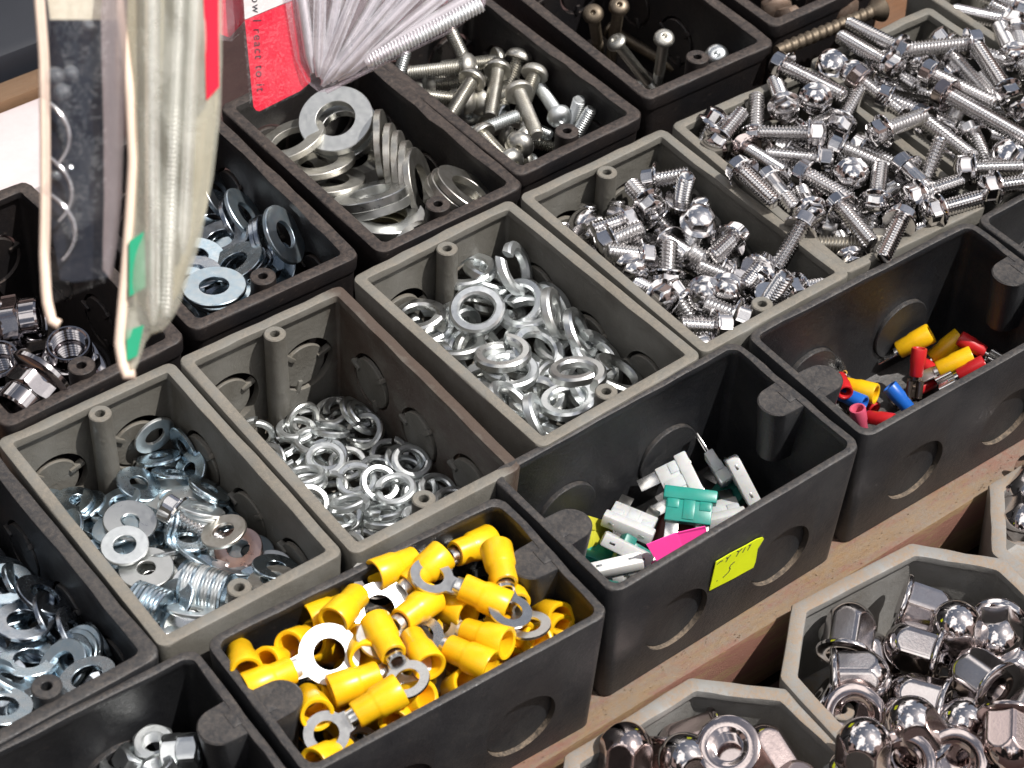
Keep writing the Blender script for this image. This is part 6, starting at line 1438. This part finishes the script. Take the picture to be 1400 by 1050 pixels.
('kV',286.6,68.8,-31.9,0.057,-0.861,0.504,0.025,'dark-box washer, lying flat, at the front, leftmost of four')],
'K1':[
('bigV',352.5,129.7,-16.9,0.951,-0.182,-0.065,0.241,'large worn washer with a hooked edge at the far left of its pile'),
('bigV',353.6,102.7,-22.0,0.527,-0.027,0.170,0.832,'worn huge washer, lying flat, at the middle left, right of two'),
('bigY',353.1,66.1,-21.0,0.988,-0.141,0.056,0.014,'yellowish washer peeping out in the front corner, among the huge washers'),
('bigV',356.3,114.4,-20.0,0.764,-0.104,0.103,0.628,'worn huge washer, lying flat, at the back'),
('bigW',356.6,65.3,-16.7,0.984,-0.080,0.043,-0.153,'thick washer lying flat beside the front post, among the huge washers'),
('bigW',357.9,75.1,-16.7,0.840,-0.207,0.141,0.482,'lower of two thick washers tilted together'),
('bigW',374.2,123.2,-16.6,0.720,-0.070,-0.166,0.670,'thick huge washer, lying flat, at the back'),
('bigV',379.1,73.7,-15.4,0.468,0.567,-0.070,0.674,'worn huge washer, tilted to the right, at the middle right'),
('bigV',377.9,79.8,-15.3,0.717,0.564,0.314,0.263,'worn huge washer, standing on edge, at the middle right, rightmost of three'),
('bigV',384.6,54.1,-12.4,0.861,-0.043,0.280,-0.422,'worn huge washer, tilted to the right, at the front right, leftmost of three'),
('bigV',378.5,86.5,-14.6,0.679,0.148,0.634,-0.339,'worn huge washer, standing on edge, at the middle right, second from left of three'),
('bigW',357.2,76.5,-13.0,0.869,-0.230,-0.093,-0.429,'upper of two thick washers tilted together'),
('bigV',377.4,90.8,-13.0,0.429,-0.179,0.627,-0.625,'worn huge washer, standing on edge, at the middle right, leftmost of three'),
('bigV',385.1,51.8,-8.8,0.305,-0.228,0.166,-0.910,'worn huge washer, tilted to the right, at the front right, second from left of three'),
('bigV',378.5,99.8,-12.0,0.534,-0.073,0.654,-0.531,'leftmost and tallest washer of the row standing on edge, among the huge washers'),
('bigV',386.8,50.1,-6.9,0.875,0.179,0.237,0.383,'worn huge washer, tilted to the right, at the front right, rightmost of three'),
('bigW',370.8,122.3,-9.4,0.374,0.203,0.022,-0.904,'very large thick washer facing up, directly below the hanging screw bag, among the huge washers'),
('bigV',380.4,119.4,-35.0,0.891,0.000,-0.000,0.453,'worn huge washer, lying flat, at the back right, left of two'),
('bigV',356.2,47.3,-24.1,0.146,-0.000,-0.707,-0.692,'worn huge washer, standing on edge, at the front'),
('bigV',353.1,127.9,-34.7,0.259,0.111,-0.028,-0.959,'worn huge washer, lying flat, at the back left'),
('bigV',351.0,98.4,-34.6,0.531,0.085,0.077,-0.839,'worn huge washer, lying flat, at the middle left, left of two'),
('bigV',380.3,128.2,-38.1,0.778,0.000,-0.000,0.628,'worn huge washer, lying flat, at the back right, right of two')],
'K2':[
('pS',452.9,137.4,-28.2,0.222,0.968,-0.029,0.111,'short shank standing upright at the back, in the pan head screws'),
('pZ',442.3,98.6,-24.0,0.038,0.222,-0.671,-0.706,'bluish pan head screw, tip pointing down right, in the middle'),
('pS',430.8,134.8,-24.0,0.551,0.161,-0.689,-0.443,'pan head screw, tip pointing right, at the back'),
('pS',436.2,107.0,-18.3,0.533,0.535,-0.362,-0.546,'pan head screw, tip pointing up right, in the middle'),
('pS',458.6,127.0,-18.2,0.321,0.725,0.179,0.583,'pan head screw, tip pointing left, at the back right'),
('pZ',456.3,78.4,-16.5,0.731,0.614,-0.285,0.089,'zinc screw with its cross recess turned to the viewer, in the pan head screws'),
('pS',429.0,109.3,-16.0,0.548,0.712,0.138,0.418,'pan head screw, tip pointing left, in the middle'),
('pS',439.1,122.8,-10.6,0.672,0.596,0.184,0.400,'pan head screw, tip pointing left, at the back'),
('pS',460.3,101.1,-11.2,0.640,0.048,0.554,0.530,'pan head screw, tip pointing down, at the middle right, right of two'),
('pS',462.5,115.2,-12.2,0.786,0.009,0.423,0.452,'pan head screw, tip pointing down, at the middle right, left of two'),
('pS',416.3,61.0,-12.1,0.764,0.560,-0.218,0.236,'pan head screw, tip pointing up left, at the front left'),
('pS',425.9,66.5,-11.2,0.779,0.501,-0.305,-0.221,'screw with its large dome head facing the front rim, in the pan head screws'),
('pS',448.2,111.7,-10.4,0.098,0.378,0.512,0.765,'screw on top pointing straight down the middle of the pile, in the pan head screws'),
('pS',432.6,110.0,-8.0,0.568,0.139,0.634,0.506,'screw on top leaning left, tip towards the left rim, in the pan head screws'),
('pZ',412.3,84.3,-11.1,0.562,0.316,-0.665,-0.376,'bluish threaded shank sticking out sideways to the right, in the pan head screws'),
('pS',445.2,92.0,-8.8,0.066,-0.284,-0.601,-0.744,'long screw lying on top, tip pointing to the front rim, in the pan head screws'),
('pS',414.7,77.0,-8.5,0.245,-0.198,-0.606,-0.730,'pan head screw, tip pointing down right, at the front left'),
('pS',442.2,109.3,-36.2,0.113,-0.599,-0.286,-0.740,'pan head screw, tip pointing down left, in the middle'),
('pZ',443.0,76.4,-37.0,0.162,0.596,-0.300,-0.727,'bluish pan head screw mostly hidden, tip pointing right, at the front'),
('pZ',435.2,114.3,-28.4,0.496,0.618,0.138,-0.595,'bluish pan head screw, tip pointing up, in the middle'),
('pS',446.3,98.5,-36.2,0.011,-0.440,0.497,0.748,'pan head screw, tip pointing right, in the middle'),
('pS',434.5,76.9,-30.8,0.524,-0.449,0.651,-0.316,'pan head screw, tip pointing left, at the front'),
('pZ',461.1,77.3,-31.6,0.084,-0.400,-0.912,-0.044,'bluish pan head screw, tip pointing up, at the front right'),
('pZ',454.1,69.1,-30.1,0.222,-0.485,-0.844,0.054,'bluish pan head screw, tip pointing up right, at the front right'),
('pS',451.1,116.6,-37.1,0.080,-0.007,-0.994,0.077,'pan head screw mostly hidden, tip pointing up, at the back right'),
('pS',437.5,133.8,-36.2,0.618,0.575,-0.332,-0.422,'pan head screw, tip pointing up right, at the back, right of two'),
('pZ',415.6,145.6,-32.6,0.220,0.213,-0.952,0.016,'bluish pan head screw, tip pointing up, at the back left'),
('pS',432.9,145.3,-36.1,0.342,-0.581,-0.508,0.537,'pan head screw, tip pointing up right, at the back, left of two')],
'K3':[
('lB',543.2,86.9,-50.9,0.656,0.693,0.140,0.263,'long thin screw mostly hidden, tip pointing left, at the front right'),
('lC',542.8,145.0,-46.9,0.114,0.001,-0.699,-0.706,'brown long screw lying on the floor of the box'),
('lB',514.2,108.8,-20.8,0.667,0.129,-0.260,-0.686,'short-looking screw lying head up beside the left rim, in the long screw box'),
('pZ',534.9,65.6,-10.8,0.799,0.347,-0.067,-0.487,'small bright screw head showing behind the front post of its box'),
('lB',524.9,89.8,-11.7,0.067,0.150,0.155,-0.974,'long screw standing upright, nearest the front wall, in the long screw box'),
('lC',509.5,121.2,-10.3,0.821,0.312,-0.097,-0.468,'brown long screw standing furthest left, in the long screw box'),
('lC',518.5,114.3,-6.0,0.552,0.249,0.076,-0.792,'brown long screw standing upright by the left wall, in the long screw box')],
'K4':[
('rB',583.6,80.8,-12.3,0.793,0.501,-0.342,0.055,'rusty bolt deep at the left wall, in the top-edge box'),
('rB',579.6,63.9,-8.0,0.459,0.567,-0.293,-0.618,'rusty bolt with its head towards the front left corner, in the top-edge box'),
('rB',605.6,62.5,-9.3,0.805,0.561,-0.191,0.017,'pale-headed rusty bolt beside the front wall, in the top-edge box')],
'O1':[
('nC',391.9,-198.9,-77.0,0.631,-0.233,0.519,0.527,'large cap nut, dome pointing up, at the back'),
('nC',413.6,-199.9,-77.0,0.227,0.303,0.325,0.867,'large cap nut mostly hidden, dome pointing up, at the back'),
('nC',381.5,-225.3,-71.0,0.527,0.122,-0.185,-0.820,'cap nut with its round dome tipped up, front middle, in the full octagon'),
('nC',422.3,-209.3,-63.0,0.944,-0.044,-0.185,-0.271,'large cap nut, dome pointing up left, at the middle right'),
('nC',363.8,-193.2,-70.2,0.550,0.587,0.568,-0.172,'large cap nut, dome pointing down right, at the back left'),
('nC',397.1,-237.2,-67.0,0.287,-0.204,-0.103,0.930,'small-looking dome beside the right edge, in the full octagon'),
('nC',420.4,-221.4,-68.5,0.803,0.271,0.530,-0.007,'large cap nut, dome pointing right, at the middle right'),
('nC',381.7,-189.3,-61.1,0.046,0.449,0.425,0.785,'cap nut standing near the left corner of the octagon'),
('nC',414.4,-183.4,-58.5,0.431,0.721,-0.195,0.505,'cap nut lying highest at the back, white glint on its flat, in the full octagon'),
('nC',439.6,-210.3,-62.6,0.551,0.568,-0.043,-0.610,'cap nut upright at the right, hex ring on top, in the full octagon'),
('nC',372.7,-239.4,-53.5,0.675,-0.327,0.116,0.651,'large cap nut, dome pointing up left, at the front left'),
('nC',409.2,-210.8,-59.1,0.017,0.324,-0.665,-0.672,'cap nut lying below the rearmost one, dome to the left, in the full octagon'),
('nC',345.4,-233.9,-51.4,0.830,-0.063,0.103,0.544,'large cap nut, dome pointing up, at the front left'),
('nC',366.3,-196.6,-54.0,0.733,0.351,0.571,-0.114,'cap nut lying level, dome to the right, left of the middle, in the full octagon'),
('nC',393.6,-228.5,-58.9,0.351,-0.034,-0.746,-0.566,'pink-lit cap nut lying in the middle, flange to the right, in the full octagon'),
('nC',410.8,-236.5,-53.9,0.091,-0.127,-0.763,-0.627,'cap nut with its threaded hole facing right, in the full octagon'),
('nP',360.6,-214.4,-52.6,0.177,0.492,0.771,0.364,'cap nut turned hole up, nearest the left wall, in the full octagon'),
('nC',404.0,-254.1,-53.0,0.082,0.672,0.394,0.622,'large cap nut, dome pointing up right, at the front'),
('nC',381.3,-256.7,-57.4,0.489,0.175,0.830,0.202,'large cap nut, dome pointing right, at the front left'),
('nP',397.2,-251.0,-40.5,0.619,0.610,-0.489,-0.074,'cap nut with a yellowish flat at the right edge, in the full octagon'),
('nP',358.0,-240.7,-48.6,0.217,0.404,0.826,0.329,'cap nut turned hole up at the bottom edge, left one, in the full octagon'),
('nP',372.5,-250.8,-48.2,0.378,-0.030,0.906,0.186,'cap nut turned hole up at the bottom edge, right one, in the full octagon'),
('nC',405.2,-224.4,-81.8,0.616,-0.504,0.590,0.136,'large cap nut, dome pointing up, in the middle')],
'O2':[
('nL',326.5,-184.4,-67.8,0.432,0.381,-0.644,-0.504,'tall bottom-edge box nut, dome pointing left, at the back right'),
('nC',306.9,-197.2,-67.8,0.775,-0.139,-0.292,-0.543,'bottom-edge box nut, dome pointing up left, at the back'),
('nP',282.3,-183.2,-63.3,0.037,-0.213,-0.217,-0.952,'cap nut leftmost, dome up, pink glint, in the bottom-edge octagon'),
('nL',329.3,-216.7,-65.0,0.430,-0.275,0.560,0.653,'tall cap nut lying diagonally, dome to the back, in the bottom-edge octagon'),
('nL',311.8,-227.5,-54.0,0.612,0.090,0.735,0.278,'tall bottom-edge box nut, dome pointing up right, in the middle'),
('nL',306.9,-179.9,-62.2,0.249,-0.240,-0.832,0.433,'tall cap nut with its flange up at the left, in the bottom-edge octagon'),
('nP',313.6,-200.2,-48.6,0.211,-0.380,0.901,0.006,'cap nut turned flange up in the middle, pinkish, in the bottom-edge octagon')],
'O3':[
('nC',490.4,-175.4,-61.2,0.790,0.403,-0.461,-0.009,'cap nut just showing at the right edge'),
('nC',504.6,-170.7,-57.5,0.283,0.703,-0.077,-0.648,'right-edge box cap nut, dome pointing down left, at the back')],
}
GROUPS = {}
def build_items():
    for b, rows in ITEMS.items():
        for k, x, y, z, qw, qx, qy, qz, lab in rows:
            fam, base = FAMILY.get((b, k)) or FAMILY[b]
            item(k, (x, y, z), (qw, qx, qy, qz), lab or base, fam)
build_light_camera(); build_setting(); build_boxes(); build_items(); build_extras()
